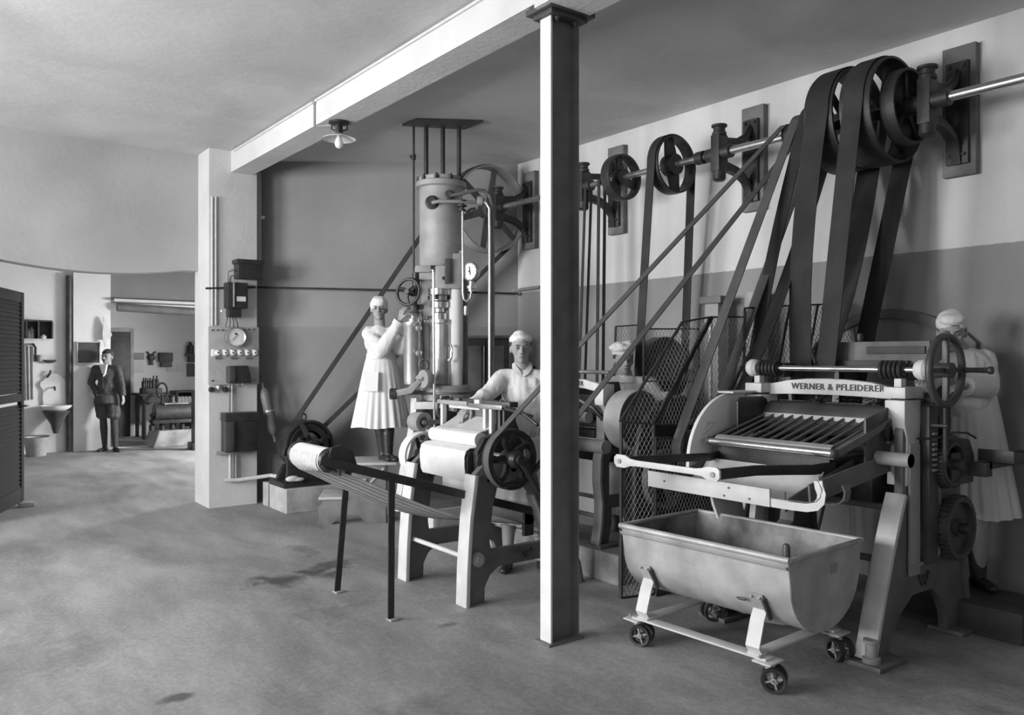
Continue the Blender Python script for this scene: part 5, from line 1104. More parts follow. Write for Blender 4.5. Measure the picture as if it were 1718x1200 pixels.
# ------------------------------------------------------------------ PEOPLE
tmp_sc = None
def remeshed(b, name, m, parent, local=True, voxel=.006, smooth=4, mats=None, world=None, label=None, loc=None, rotz=0):
    global tmp_sc
    if tmp_sc is None: tmp_sc = bpy.data.scenes.new('tmp')
    me0 = bpy.data.meshes.new('tmp'); b.bm.to_mesh(me0); b.bm.free()
    o0 = bpy.data.objects.new('tmp', me0); tmp_sc.collection.objects.link(o0)
    r = o0.modifiers.new('r', 'REMESH'); r.mode = 'VOXEL'; r.voxel_size = voxel
    s = o0.modifiers.new('s', 'SMOOTH'); s.factor = .5; s.iterations = smooth
    with bpy.context.temp_override(scene=tmp_sc, view_layer=tmp_sc.view_layers[0]):
        dg = bpy.context.evaluated_depsgraph_get(); me = bpy.data.meshes.new_from_object(o0.evaluated_get(dg))
    bpy.data.objects.remove(o0); me.name = name; me.materials.clear()
    me.materials.append(MT[m]) 
    me.polygons.foreach_set('use_smooth', [True] * len(me.polygons))
    o = bpy.data.objects.new(name, me); sc.collection.objects.link(o)
    if parent is not None: o.parent = parent; WM[o.name] = wm(parent)
    else:
        o.location = loc; o.rotation_euler = (0, 0, rotz); WM[o.name] = M.Translation(V(loc)) @ M.Rotation(rotz, 4, 'Z')
    return o
def head_prims(b, H, male=True, moustache=False):
    def e(c, r): b.ell(H @ V(c), r, H.to_3x3(), sub=3)
    e((0, .012, .022), (.074, .094, .094)); e((0, -.022, -.03), (.057, .068, .075)); e((0, -.03, -.062), (.047, .055, .042))
    e((0, -.062, -.088), (.024, .024, .019)); e((-.034, -.052, -.022), (.024, .028, .026)); e((.034, -.052, -.022), (.024, .028, .026))
    b.cap(H @ V((0, -.086, .008)), H @ V((0, -.106, -.026)), .0085, .0125); e((-.012, -.096, -.030), (.008, .010, .007)); e((.012, -.096, -.030), (.008, .010, .007))
    e((-.03, -.076, .020), (.022, .012, .008)); e((.03, -.076, .020), (.022, .012, .008)); e((0, -.08, .02), (.02, .01, .008))
    e((0, -.088, -.053), (.021, .009, .005)); e((0, -.087, -.061), (.018, .009, .006))
    e((-.030, -.074, .006), (.013, .008, .005)); e((.030, -.074, .006), (.013, .008, .005))
    e((-.076, .008, -.008), (.008, .017, .029)); e((.076, .008, -.008), (.008, .017, .029))
def hand(b, w, d, palm, curl=.5, spread=1., side=1, tcurl=.4):
    """w wrist, d direction to the fingers, palm = palm normal, side = +1 thumb on +(d x palm) side"""
    w = V(w); d = V(d).normalized(); pn = V(palm); pn = (pn - d * pn.dot(d)).normalized(); s = d.cross(pn).normalized() * side
    ln = [.072, .080, .075, .060]
    for i in range(4):
        k = (1.5 - i); base = w + d * .082 + s * k * .0195 * spread - d * abs(k - .5) * .004
        b.cap(w + s * k * .012, base, .014, .0115)
        p = base; a = 0.; r = [.0098, .0092, .0085]
        for j, f in enumerate((.45, .30, .25)):
            a += curl * (1.0, 1.1, .8)[j]; dd = (d * cos(a) + pn * sin(a) + s * k * .04).normalized()
            q = p + dd * ln[i] * f * 1.02; b.cap(p, q, r[j], r[j] * .9); p = q
    t0 = w + d * .022 + s * .022; t1 = t0 + (d * .6 + s * .75 + pn * .25).normalized() * .042
    t2 = t1 + (d * (.9 - tcurl * .3) + s * (.35 - tcurl * .4) + pn * (.2 + tcurl)).normalized() * .032; t3 = t2 + (d * (.9 - tcurl) + s * (.1 - tcurl * .5) + pn * (.2 + tcurl)).normalized() * .026
    b.cap(w + s * .008, t1, .015, .0125); b.cap(t1, t2, .0115, .0105); b.cap(t2, t3, .0105, .0085)
    b.ell(w + d * .045, .02)
def face_paint(o, H, sc_=1.0):
    me = o.data; me.materials.append(MT['skin_dark']); me.materials.append(MT['lip'])
    Hi = H.inverted()
    for p in me.polygons:
        c = Hi @ p.center
        if c.y > -.05 or abs(c.x) > .06 or c.z < -.1 or c.z > .05: continue
        ax = abs(c.x)
        if ax < .021 and abs(c.z + .057 - 0) < .0055 - ax * .12: p.material_index = 2
        elif .006 < ax < .012 and abs(c.z + .036) < .003 and c.y < -.09: p.material_index = 1
    for v in me.vertices:
        c = Hi @ v.co
        if c.y < -.05:
            for s in (-1, 1):
                g = math.exp(-(((c.x - s * .030) / .016) ** 2 + ((c.z - .003) / .010) ** 2))
                v.co += (H.to_3x3() @ V((0, 1, 0))) * g * .006
def Hm(c, yaw=0, pitch=0, roll=0, s=1.): return M.Translation(V(c)) @ M.Rotation(yaw, 4, 'Z') @ M.Rotation(pitch, 4, 'X') @ M.Rotation(roll, 4, 'Y') @ M.Scale(s, 4)
def folds(o, amp=.006, fr=9, vert=.35, seed=0):
    me = o.data; n = [v.normal.copy() for v in me.vertices]
    for v, q in zip(me.vertices, n):
        p = v.co; f = noise.noise(V((p.x * fr, p.y * fr, p.z * fr * vert + seed))) + .5 * noise.noise(V((p.x * fr * 2.3, p.y * fr * 2.3, p.z * fr * vert * 2 + seed)))
        v.co = p + q * amp * f
def skirt(name, m, parent, c, z0, z1, r0, r1, pleats=22, amp=.012, lean=(0, 0), n=132, rz=14, asp=.8):
    b = B(); rings = []
    for i in range(rz + 1):
        t = i / rz; z = z0 + (z1 - z0) * t; a = (t ** 1.3) * amp; R = r0 + (r1 - r0) * (t ** .85)
        ring = []
        for j in range(n):
            th = 2 * pi * j / n; w_ = a * sin(pleats * th + 1.2 * sin(3 * th)) + a * .6 * sin(7 * th + 2)
            rr = R + w_; ring.append(b.bm.verts.new((c[0] + lean[0] * t + rr * cos(th), c[1] + lean[1] * t + rr * asp * sin(th), z + .006 * sin(5 * th) * t)))
        rings.append(ring)
    inner = []
    for j in range(n):
        v = rings[-1][j].co; inner.append(b.bm.verts.new((c[0] + lean[0] + (v.x - c[0] - lean[0]) * .96, c[1] + lean[1] + (v.y - c[1] - lean[1]) * .96, v.z + .012)))
    rings.append(inner); top = [b.bm.verts.new(((v.co.x - c[0]) * .5 + c[0], (v.co.y - c[1]) * .5 + c[1], v.co.z)) for v in rings[0]]
    for A_, C_ in zip([top] + rings[:-1], rings):
        for j in range(n): b.bm.faces.new([A_[j], A_[(j + 1) % n], C_[(j + 1) % n], C_[j]])
    return b.build(name, m, parent, local=True, ang=80)
def boots(b, hip, knee, ankle, toe, m=1.):
    b.cap(hip, knee, .075, .052); b.cap(knee, V(knee).lerp(V(ankle), .35), .052, .056); b.cap(V(knee).lerp(V(ankle), .35), ankle, .055, .036)
def shoe(par, ankle, toe_dir, mname='shoe_leather', high=.0, name='shoe', L=.16):
    a = V(ankle); d = V((toe_dir[0], toe_dir[1], 0)).normalized(); z = a.z
    b = B(); b.ell((a.x, a.y, .045), (.040, .040, .042)); 
    p0 = V((a.x, a.y, .036)) - d * .03; b.cap(p0, p0 + d * .06, .036, .036); b.cap(p0 + d * .05, V((a.x, a.y, .030)) + d * L * .75, .036, .030); b.ell(V((a.x, a.y, .026)) + d * L * .8, (.038, .038, .026))
    if high: b.cap(V((a.x, a.y, .05)), V((a.x, a.y, high)) - d * .01, .043, .055)
    bmesh.ops.transform(b.bm, matrix=M.Translation((0, 0, 0)), verts=b.bm.verts)
    zf = a.z - .08
    for v in b.bm.verts: v.co.z = max(v.co.z, 0) + zf
    o = remeshed(b, name, mname, par, voxel=.007, smooth=3)
    s = B(); s.cap((0, 0, 0), (0, 0, .001), .001); s.bm.free()
    h = B(); c = V((a.x, a.y, zf)) - d * .035; h.cyl(c + V((0, 0, -.0)), c + V((0, 0, .02)), .028, n=16); h.build('heel', mname, o, local=True)
    return o
def person(label, loc, rotz, J, skull_cover, male=True, group=None):
    """J: joint dictionary in the person's own frame (front = -y).  Returns the continuous body mesh."""
    b = B(); H = J['head']
    head_prims(b, H, male); b.cap(J['neck0'], H @ V((0, .015, -.045)), .054, .050)
    sl, sr, pe = V(J['shL']), V(J['shR']), V(J['pelvis']); ch = (sl + sr) / 2
    b.cap(sl, sr, .055, .055); b.ell(ch.lerp(pe, .25) + V((0, 0, -.0)), (.145, .095, .16)); b.ell(ch.lerp(pe, .65), (.125, .085, .16)); b.ell(pe, (.15, .10, .11)); b.cap(ch + V((0, 0, -.01)), J['neck0'], .05, .046)
    for s in 'LR':
        b.cap(J['sh' + s], J['el' + s], .046, .036); b.cap(J['el' + s], J['wr' + s], .036, .024)
        hd = J['hand' + s]; hand(b, J['wr' + s], *hd[:2], **hd[2])
        hip = pe + V((.08 if s == 'R' else -.08, 0, -.04)); kn, an = V(J['kn' + s]), V(J['an' + s])
        b.cap(hip, kn, .078, .05); b.cap(kn, kn.lerp(an, .4), .05, .052); b.cap(kn.lerp(an, .4), an, .052, .034); b.ell(an + V((0, 0, -.02)), .03)
    o = remeshed(b, 'person', 'skin', None, voxel=.0055, smooth=3, loc=loc, rotz=rotz)
    face_paint(o, H); H3 = H.to_3x3()
    for s in (-1, 1):
        ey = B().ell(H @ V((s * .030, -.0735, .0005)), (.0125, .0095, .0062), H3).build('eye', 'eye_white', o, local=True)
        B().ell(H @ V((s * .030, -.0795, .0008)), (.0058, .0048, .0058), H3).build('iris', 'ink', ey, local=True)
        B().strip([H @ V((s * .0425, -.0755, .0015)), H @ V((s * .036, -.0825, .0068)), H @ V((s * .029, -.0845, .0082)), H @ V((s * .0185, -.0815, .003))], H3 @ V((0, .3, 1)), .0026, .003).build('eyelid', 'skin_dark', ey, local=True)
        B().strip([H @ V((s * .050, -.070, .019)), H @ V((s * .040, -.084, .0245)), H @ V((s * .028, -.0895, .024)), H @ V((s * .014, -.091, .019))], H3 @ V((0, -.2, 1)), [.003, .0055, .006, .004], .004).build('eyebrow', 'hair', o, local=True)
    o2 = o; return tag(o, label, 'person', group)
def coat(par, J, m='cloth_white', extra=.014, hem=None, name='coat', sleeve=(.062, .054, .044), torso=(.165, .115), belly=None, hipr=.165):
    b = B(); sl, sr, pe = V(J['shL']), V(J['shR']), V(J['pelvis']); ch = (sl + sr) / 2
    b.cap(sl, sr, .068, .068); b.ell(ch.lerp(pe, .22), (torso[0], torso[1], .17)); b.ell(ch.lerp(pe, .6), (torso[0] * .92, torso[1] * .95, .19)); b.ell(pe + V((0, 0, .03)), (hipr, .125, .13))
    b.cap(ch + V((0, 0, .0)), V(J['neck0']) + V((0, 0, -.04)), .082, .062)
    if hem: b.lathe(pe + V((0, 0, .05)), (0, 0, -1), [(0, 0), (hipr, 0), (hipr + .02, hem), (0, hem)], 32)
    for s in 'LR':
        a, e, w_ = V(J['sh' + s]), V(J['el' + s]), V(J['wr' + s]); b.cap(a, e, sleeve[0], sleeve[1]); b.cap(e, e.lerp(w_, .85), sleeve[1], sleeve[2])
    o = remeshed(b, name, m, par, voxel=.009, smooth=5); folds(o, .010, 10, .45, seed=len(label_seen)); folds(o, .004, 30, .5, 5); 
    for s in 'LR':
        e, w_ = V(J['el' + s]), V(J['wr' + s]); d = (w_ - e).normalized(); B().lathe(e.lerp(w_, .86), d, [(.0, -.01), (sleeve[2] + .004, -.01), (sleeve[2] + .003, .035), (sleeve[2] - .006, .037), (0, .03)], 24).build('cuff', m, o, local=True)
    return o
label_seen = []
def hair_shell(par, Hh, zf=.055, zs=-.02, k=1.0, m='hair', yf=-.035):
    b = B(); b.ell((0, .016, .024), (.0785 * k, .099 * k, .099 * k), sub=5)
    for v in b.bm.verts:
        c = v.co; lim = zf if c.y < yf else zf + (zs - zf) * min(1, (c.y - yf) / .04) if c.y < .03 else -.075
        if c.z < lim: c.x *= .80; c.y = .012 + (c.y - .012) * .78; c.z = max(c.z, -.08)
        c += c.normalized() * noise.noise(c * 60) * .002
    bmesh.ops.transform(b.bm, matrix=Hh, verts=b.bm.verts)
    return b.build('hair', m, par, local=True, ang=70)
CR = -CA      # rotation that makes a figure face the camera
# --- woman at the press, on the stool.  px 640, depth 7.85
def figure(px, D, foot_z): p = at(px, D=D); return V((p.x, p.y, foot_z))
W1 = figure(646, 7.8, .576)
s7 = 7.8 / F
def jp(px, py, dy=0, cx=646, D=7.8, fz=.576):   # measured point -> the figure's own metres
    k = (D + dy) / F; return V(((px - 859) * k - (cx - 859) * D / F, dy, EYE + (598 - py) * k - fz))
hd = jp(636, 519, .0)
J = dict(head=Hm(hd, yaw=.12, pitch=-.02, s=1.0), neck0=jp(637, 546, .02), shL=jp(620, 560, .03), shR=jp(655, 560, .01), pelvis=jp(639, 627, .02),
         elR=jp(664, 560, -.16), wrR=jp(674, 536, -.17), handR=((.2, 0, 1), (.6, .6, 0), dict(curl=.42, side=-1)),
         elL=jp(618, 590, -.1), wrL=jp(650, 578, -.2), handL=((1, -.2, .3), (.3, -.2, -1), dict(curl=.4, side=1)),
         knL=jp(636, 695, .0), knR=jp(652, 695, .0), anL=V((jp(642, 0).x, .02, .08)), anR=V((jp(652, 0).x, -.02, .08)), toeL=V((.5, -.8, 0)), toeR=V((.6, -.8, 0)))
J['elL'] = jp(640, 588, -.20); J['wrL'] = jp(671, 536, -.27); J['handL'] = ((.3, -.1, 1), (.75, .6, 0), dict(curl=.5, side=-1))
J['elR'] = jp(676, 584, -.06); J['wrR'] = jp(694, 556, -.22); J['handR'] = ((.6, .2, .5), (.2, .9, 0), dict(curl=.3, side=1))
wo = person('woman in white dress and cap standing on the stool, hand on the press wheel', W1, CR, J, None)
c = coat(wo, J, name='blouse', sleeve=(.072, .078, .046), torso=(.15, .125), hipr=.115)
B().lathe(J['neck0'] + V((0, 0, -.045)), (0, .1, 1), [(.05, -.03), (.098, -.03), (.085, -.005), (.064, .018), (.056, .016)], 36, closed=True).build('collar', 'cloth_white', c, local=True)
sk = skirt('skirt', 'cloth_white', wo, (J['pelvis'].x, .02), J['pelvis'].z + .17, jp(0, 716).z, .135, .27, pleats=24, amp=.014, asp=.85)
B().lathe((J['pelvis'].x, .02, J['pelvis'].z + .16), (0, 0, 1), [(.11, -.02), (.140, -.02), (.137, .03), (.11, .03)], 40, closed=True).build('waistband', 'cloth_white', wo, local=True)
for s in 'LR':
    sh_ = shoe(wo, J['an' + s], J['toe' + s], high=.26, name='boot', L=.17)
b = B(); Hh = J['head']; b.ell(Hh @ V((0, .016, .042)), (.084, .106, .088), Hh.to_3x3(), sub=3); b.ell(Hh @ V((0, .05, .02)), (.08, .075, .085), Hh.to_3x3(), sub=3); b.ell(Hh @ V((0, -.03, .078)), (.07, .06, .04), Hh.to_3x3())
cp = remeshed(b, 'cap', 'cloth_cap', wo, voxel=.006); folds(cp, .006, 24, 1)
hair_shell(wo, Hh, .05, -.045, 1.0)
for s_ in 'LR':
    b = B(); k_, a_ = V(J['kn' + s_]), V(J['an' + s_]); b.cap(k_, k_.lerp(a_, .4), .056, .058); b.cap(k_.lerp(a_, .4), a_, .058, .042); remeshed(b, 'stocking', 'shoe_leather', wo, voxel=.008)
# apron patch
b = B(); b.strip([(J['pelvis'].x - .06, -.155, J['pelvis'].z + .02), (J['pelvis'].x - .06, -.20, J['pelvis'].z - .16)], (1, -.2, 0), .14, .006); pk = b.build('pocket', 'cloth_white', wo, local=True)
# --- man in white behind the small mill: px 873, depth 5.95
D2 = 5.98; W2 = figure(877, D2, 0.0)
def j2(px, py, dy=0): return jp(px, py, dy, cx=877, D=D2, fz=0)
J = dict(head=Hm(j2(874, 585), yaw=.06, pitch=.02, s=1.0), neck0=j2(876, 620, .02), shL=j2(845, 634, .02), shR=j2(921, 636, .0), pelvis=j2(884, 742, .05),
         elL=j2(818, 662, -.10), wrL=j2(790, 682, -.22), handL=((-.6, -.5, -.45), (0, .2, -1), dict(curl=.35, side=1)),
         elR=j2(944, 690, -.08), wrR=j2(915, 716, -.24), handR=((-.6, -.6, -.1), (0, 0, -1), dict(curl=.4, side=-1)),
         knL=V((-.10, .0, .48)), knR=V((.12, .0, .48)), anL=V((-.11, .04, .08)), anR=V((.14, .04, .08)), toeL=V((-.2, -1, 0)), toeR=V((.2, -1, 0)))
mn = person('young man in white coat and flat cap leaning on the small roller mill', W2, CR, J, None)
label_seen.append(1)
c = coat(mn, J, hem=.30, sleeve=(.072, .060, .050), torso=(.185, .125), hipr=.17)
b = B()   # collar
nk = J['neck0']; cl = [nk + V((sx * w_, -.055 - .02 * abs(sx), z)) for sx, w_, z in ((0, 0, 0),)]
for s in (-1, 1):
    b.strip([nk + V((s * .062, .02, .045)), nk + V((s * .06, -.045, .02)), nk + V((s * .03, -.085, -.02)), nk + V((s * .006, -.098, -.05))], V((s * .6, -.35, -.5)), [.03, .036, .04, .012], .006)
b.build('collar', 'cloth_white', c, local=True)
b = B(); 
for i in range(3): q = j2(880, 650 + i * 22, 0); b.lathe(V((q.x, -.135, q.z)), (0, -1, 0), [(0, -.006), (.008, -.006), (.008, .004), (0, .004)], 12)
b.build('button', 'paper', c, local=True)
skirt('apron', 'cloth_white', mn, (J['pelvis'].x, .05), J['pelvis'].z - .15, .36, .18, .26, pleats=12, amp=.012, asp=.75)
b = B(); Hh = J['head']; b.ell(Hh @ V((0, .022, .066)), (.086, .100, .052), Hh.to_3x3() @ M.Rotation(-.12, 3, 'X'), sub=4); b.ell(Hh @ V((-.004, .016, .092)), (.058, .07, .042), Hh.to_3x3(), sub=4); cp = remeshed(b, 'cap', 'cloth_cap', mn, voxel=.005); folds(cp, .004, 22, 1)
hair_shell(mn, Hh, .062, -.012, 1.04)
for s in 'LR': shoe(mn, J['an' + s], J['toe' + s], high=.0)
# --- cook in tall cap behind the guards: px 1046, depth 6.9
D3 = 6.60; W3 = figure(1052, D3, 0.0)
def j3(px, py, dy=0): return jp(px, py, dy, cx=1052, D=D3, fz=0)
J = dict(head=Hm(j3(1046, 605), yaw=.12, pitch=.06, s=1.0), neck0=j3(1050, 630, .02), shL=j3(1026, 645, .02), shR=j3(1086, 645, .02), pelvis=j3(1058, 740, .06),
         elL=j3(1012, 680, -.06), wrL=j3(1030, 705, -.22), handL=((.4, -.8, -.3), (.3, 0, -1), dict(curl=.4, side=1)),
         elR=j3(1104, 668, -.10), wrR=j3(1122, 668, -.18), handR=((.9, -.3, -.1), (0, -.2, -1), dict(curl=.45, side=-1)),
         knL=V((-.10, .0, .47)), knR=V((.10, .0, .47)), anL=V((-.10, .04, .08)), anR=V((.11, .04, .08)), toeL=V((-.2, -1, 0)), toeR=V((.2, -1, 0)))
ck = person('cook in soft white chef cap half hidden behind the slanting belts', W3, CR, J, None); label_seen.append(1)
coat(ck, J, hem=.3, sleeve=(.070, .058, .048), torso=(.175, .12))
B().lathe(J['neck0'] + V((0, -.004, -.035)), (0, .1, 1), [(.05, -.03), (.095, -.03), (.082, -.005), (.066, .012), (.056, .01)], 36, closed=True).build('collar', 'cloth_white', ck, local=True)
skirt('apron', 'cloth_white', ck, (J['pelvis'].x, .05), J['pelvis'].z - .1, .30, .18, .24, pleats=12, amp=.01, asp=.75)
b = B(); Hh = J['head']; b.lathe(Hh @ V((0, .01, .05)), Hh.to_3x3() @ V((0, .1, 1)), [(.079, -.005), (.086, .0), (.086, .03), (.079, .035)], 32); b.ell(Hh @ V((-.01, .01, .10)), (.105, .108, .045), Hh.to_3x3(), sub=3); b.ell(Hh @ V((.03, .0, .125)), (.06, .06, .035), Hh.to_3x3(), sub=3); b.ell(Hh @ V((-.05, .0, .12)), (.05, .06, .03), Hh.to_3x3()); b.ell(Hh @ V((0, .01, .07)), (.083, .095, .05), Hh.to_3x3(), sub=3)
cp = remeshed(b, 'chef_cap', 'cloth_cap', ck, voxel=.006); folds(cp, .008, 26, 1)
hair_shell(ck, Hh, .05, -.03, 1.02)
for s in 'LR': shoe(ck, J['an' + s], J['toe' + s])
# --- woman at the right, looking down at the front mill, on a low board: px 1608, depth 5.02
D4 = 4.92; W4 = figure(1620, D4, 0.17)
def j4(px, py, dy=0): return jp(px, py, dy, cx=1620, D=D4, fz=.17)
tag(B().box(W4.x - .28, W4.x + .16, W4.y - .42, W4.y + .26, 0, .17).build('standing_platform', 'wood_dark', bev=.005), 'low wooden platform under the woman at the far right', 'platform')
J = dict(head=Hm(j4(1597, 558), yaw=-.45, pitch=.22, s=1.0), neck0=j4(1610, 588, .03), shL=j4(1584, 610, -.02), shR=j4(1648, 606, .06), pelvis=j4(1628, 700, .08),
         elL=j4(1555, 640, -.12), wrL=j4(1556, 625, -.22), handL=((-.6, -.6, -.1), (0, -.3, -1), dict(curl=.4, side=1)),
         elR=j4(1656, 650, -.05), wrR=j4(1618, 648, -.24), handR=((-.9, -.3, .0), (0, -.3, -1), dict(curl=.4, side=-1)),
         knL=V((-.08, .0, .45)), knR=V((.10, .0, .45)), anL=V((-.08, .04, .08)), anR=V((.10, .04, .08)), toeL=V((-.4, -1, 0)), toeR=V((.1, -1, 0)))
w4 = person('woman in white headscarf and dress behind the large handwheel at the right', W4, CR, J, None); label_seen.append(1)
coat(w4, J, name='blouse', sleeve=(.078, .068, .052), torso=(.165, .125), hipr=.13)
B().lathe(J['neck0'] + V((0, -.004, -.035)), (0, .1, 1), [(.05, -.03), (.095, -.03), (.082, -.005), (.066, .012), (.056, .01)], 36, closed=True).build('collar', 'cloth_white', w4, local=True)
skirt('skirt', 'cloth_white', w4, (J['pelvis'].x, .08), J['pelvis'].z + .16, j4(0, 868).z, .14, .235, pleats=20, amp=.013, lean=(.05, 0), asp=.8)
b = B(); Hh = J['head']; b.ell(Hh @ V((0, .028, .055)), (.088, .104, .082), Hh.to_3x3(), sub=3); b.ell(Hh @ V((0, .085, .02)), (.065, .06, .065), Hh.to_3x3(), sub=3); b.ell(Hh @ V((0, -.02, .085)), (.075, .075, .04), Hh.to_3x3()); b.ell(Hh @ V((.055, .06, .0)), (.035, .05, .055), Hh.to_3x3())
cp = remeshed(b, 'headscarf', 'cloth_cap', w4, voxel=.006); folds(cp, .004, 16, 1)
hair_shell(w4, Hh, .045, -.04, 1.0)
for s in 'LR': shoe(w4, J['an' + s], J['toe' + s], high=.2, name='boot')
# --- man in dark knickerbocker suit in the far room: px 181, depth 13.7
D5 = 13.55; W5 = figure(181, D5, 0.0)
def j5(px, py, dy=0): return jp(px, py, dy, cx=181, D=D5, fz=0)
J = dict(head=Hm(j5(180, 599), yaw=-.1, pitch=0, s=1.08), neck0=j5(181, 611, .02), shL=j5(160, 619, .02), shR=j5(197, 619, .02), pelvis=j5(179, 668, .0),
         elL=j5(153, 642, .0), wrL=j5(163, 662, -.08), handL=((.5, -.1, -.9), (1, 0, 0), dict(curl=.4, side=1)),
         elR=j5(204, 643, .02), wrR=j5(206, 664, -.04), handR=((.2, -.1, -1), (-.5, 0, 0), dict(curl=.3, side=1)),
         knL=j5(173, 700, -.02), knR=j5(191, 700, -.04), anL=V((j5(176, 0).x, .0, .08)), anR=V((j5(196, 0).x, -.05, .08)), toeL=V((-.1, -1, 0)), toeR=V((.8, -.8, 0)))
m5 = person('man in dark jacket and knickerbockers standing in the far room', W5, CR, J, None); label_seen.append(1)
jk = coat(m5, J, m='suit_cloth', name='jacket', hem=.13, sleeve=(.064, .056, .046), torso=(.165, .125), hipr=.175)
b = B(); nk = J['neck0']; b.plate([(nk.x - .06, nk.z - .0), (nk.x + .06, nk.z - .0), (nk.x + .03, nk.z - .16), (nk.x, nk.z - .2)], -.15, -.10); b.build('shirt_front', 'cloth_white', jk, local=True)
b = B(); b.strip([(nk.x + .0, -.155, nk.z - .16), (nk.x + .005, -.16, nk.z - .40)], (1, 0, 0), .01, .008); b.build('jacket_edge', 'wood_dark', jk, local=True)
b = B(); pe = J['pelvis']; b.ell(pe + V((0, 0, -.02)), (.17, .14, .14))
for s, sx in (('L', -1), ('R', 1)):
    k = J['kn' + s]; b.cap(pe + V((sx * .09, 0, -.04)), k + V((sx * .01, 0, .05)), .105, .10); b.ell(k + V((0, -.01, .03)), (.105, .11, .07))
kb = remeshed(b, 'knickerbockers', 'suit_cloth', m5, voxel=.01); folds(kb, .012, 12, .5)
for s in 'LR':
    b = B(); b.cap(J['kn' + s], V(J['kn' + s]).lerp(V(J['an' + s]), .4), .055, .058); b.cap(V(J['kn' + s]).lerp(V(J['an' + s]), .4), J['an' + s], .058, .040); remeshed(b, 'stocking', 'stocking', m5, voxel=.008)
    shoe(m5, J['an' + s], J['toe' + s], L=.2)
Hh = J['head']; hair_shell(m5, Hh, .055, -.015, 1.03)
b = B(); b.ell(Hh @ V((0, -.1, -.045)), (.028, .008, .007), Hh.to_3x3()); b.build('moustache', 'hair', m5, local=True)
# ------------------------------------------------------------------ FAR ROOM FURNISHINGS (wall plane Y = 15.2)
FY = 15.2
def w15(px, py, d=0): return at(px, py, Y=FY - d)
def fbox(x0, x1, y0, y1, d0, d1, Y=FY):
    a = at(x0, y1, Y=Y - d0); c = at(x1, y0, Y=Y - d0); return B().box(a.x, c.x, Y - d1, Y - d0, a.z, at(x0, y0, Y=Y - d0).z)
sh = thing('open_shelf', 'dark open wall shelf beside the louvred door in the far room', 'shelf', w15(58, 571))
x0, x1, zt_, zb_ = w15(20, 0).x, w15(85, 0).x, w15(60, 539).z, w15(60, 570).z
B().box(x0, x1, FY - .03, FY - .005, zb_, zt_).build('back_board', 'wood_dark', sh); 
for z in (zt_, zb_): B().box(x0, x1, FY - .2, FY - .005, z - .012, z + .012).build('shelf_board', 'wood_dark' if z == zt_ else 'white_paint', sh, bev=.003)
for px in (42, 62, 85): B().box(w15(px, 0).x - .012, w15(px, 0).x + .012, FY - .2, FY - .03, zb_ + .012, zt_ - .012).build('divider', 'wood_dark', sh, bev=.002)
for k, (px, h_) in enumerate(((48, .16), (53, .2), (73, .07))):
    p = w15(px, 0, .12); zz = zb_ + .0125
    tag(B().lathe((p.x, FY - .12, zz), (0, 0, 1), [(0, 0), (.045, 0), (.05, .03), (.04, h_ * .7), (.02, h_ * .85), (.02, h_), (0, h_)], 16).build('jar', 'grey_paint' if k < 2 else 'enamel'), ['left of two grey jars on the dark wall shelf', 'taller right grey jar on the dark wall shelf', 'low white pot at the right end of the dark wall shelf'][k], 'jar')
b = B(); tw0, tw1 = w15(33, 0, .06).x, w15(56, 0, .06).x; zt2, zb2 = w15(45, 581).z, w15(45, 672).z
pts = []
for i in range(17):
    f = i / 16; pts.append((tw0 + (tw1 - tw0) * f, FY - .05 - .022 * sin(f * 22), 0))
bm = b.bm; rows = []
for r_ in range(9):
    t_ = r_ / 8; rows.append([bm.verts.new((x + .02 * t_ * sin(x * 9), y - .02 * t_, zt2 + (zb2 - zt2) * t_ - .02 * sin(x * 6) * t_)) for x, y, _ in pts])
for r_ in range(8):
    for i in range(16): bm.faces.new([rows[r_][i], rows[r_][i + 1], rows[r_ + 1][i + 1], rows[r_ + 1][i]])
ex = bmesh.ops.extrude_face_region(bm, geom=bm.faces[:]); bmesh.ops.translate(bm, verts=[v for v in ex['geom'] if isinstance(v, bmesh.types.BMVert)], vec=(0, .012, 0))
tag(b.build('towel', 'wood_pale', ang=70), 'long pale towel hanging below the dark wall shelf', 'towel')
p = w15(55, 578); tag(B().tube([(p.x, FY, p.z), (p.x, FY - .07, p.z), (p.x + .03, FY - .07, p.z - .05), (p.x + .03, FY - .06, p.z - .28)], .02, 8).build('wall_hook', 'black_iron'), 'dark iron hook beside the towel', 'hook')
p = w15(66, 606); tag(B().lathe((p.x, FY - .06, p.z), (0, 0, 1), [(0, 0), (.035, 0), (.045, .03), (.045, .09), (.035, .1), (0, .1)], 16).tube([(p.x, FY, p.z + .05), (p.x, FY - .05, p.z + .05)], .008, 6).build('wall_mug', 'mid_paint'), 'small grey mug fixed to the wall above the washbasin', 'mug')
p = w15(83, 609); b = B(); b.ell((p.x, FY - .05, p.z + .04), (.09, .05, .045)); bmesh.ops.delete(b.bm, geom=[v for v in b.bm.verts if v.co.z > p.z + .05], context='VERTS'); b.box(p.x - .09, p.x + .09, FY - .1, FY - .0, p.z + .035, p.z + .05)
tag(b.build('soap_dish', 'dark_paint'), 'dark half-round soap dish on the wall above the washbasin', 'dish')
wb = thing('washbasin', 'white wall washbasin with shaped splashback and dark tapering bracket', 'basin', w15(92, 725))
def wq(px, py): q = w15(px, py, .02); return (q.x, q.z)
B().plate([wq(72, 679), wq(71, 668), wq(72, 655), wq(67, 648), wq(67, 642), (wq(74, 0)[0], wq(0, 638)[1]), wq(80, 630), wq(88, 627), (wq(97, 0)[0], wq(0, 628)[1]), wq(104, 633), wq(112, 640), wq(113, 647), wq(111, 653), wq(112, 668), wq(113, 679)], FY - .04, FY - .005).build('splashback', 'porcelain', wb, bev=.006)
pc = w15(93, 680, .18)
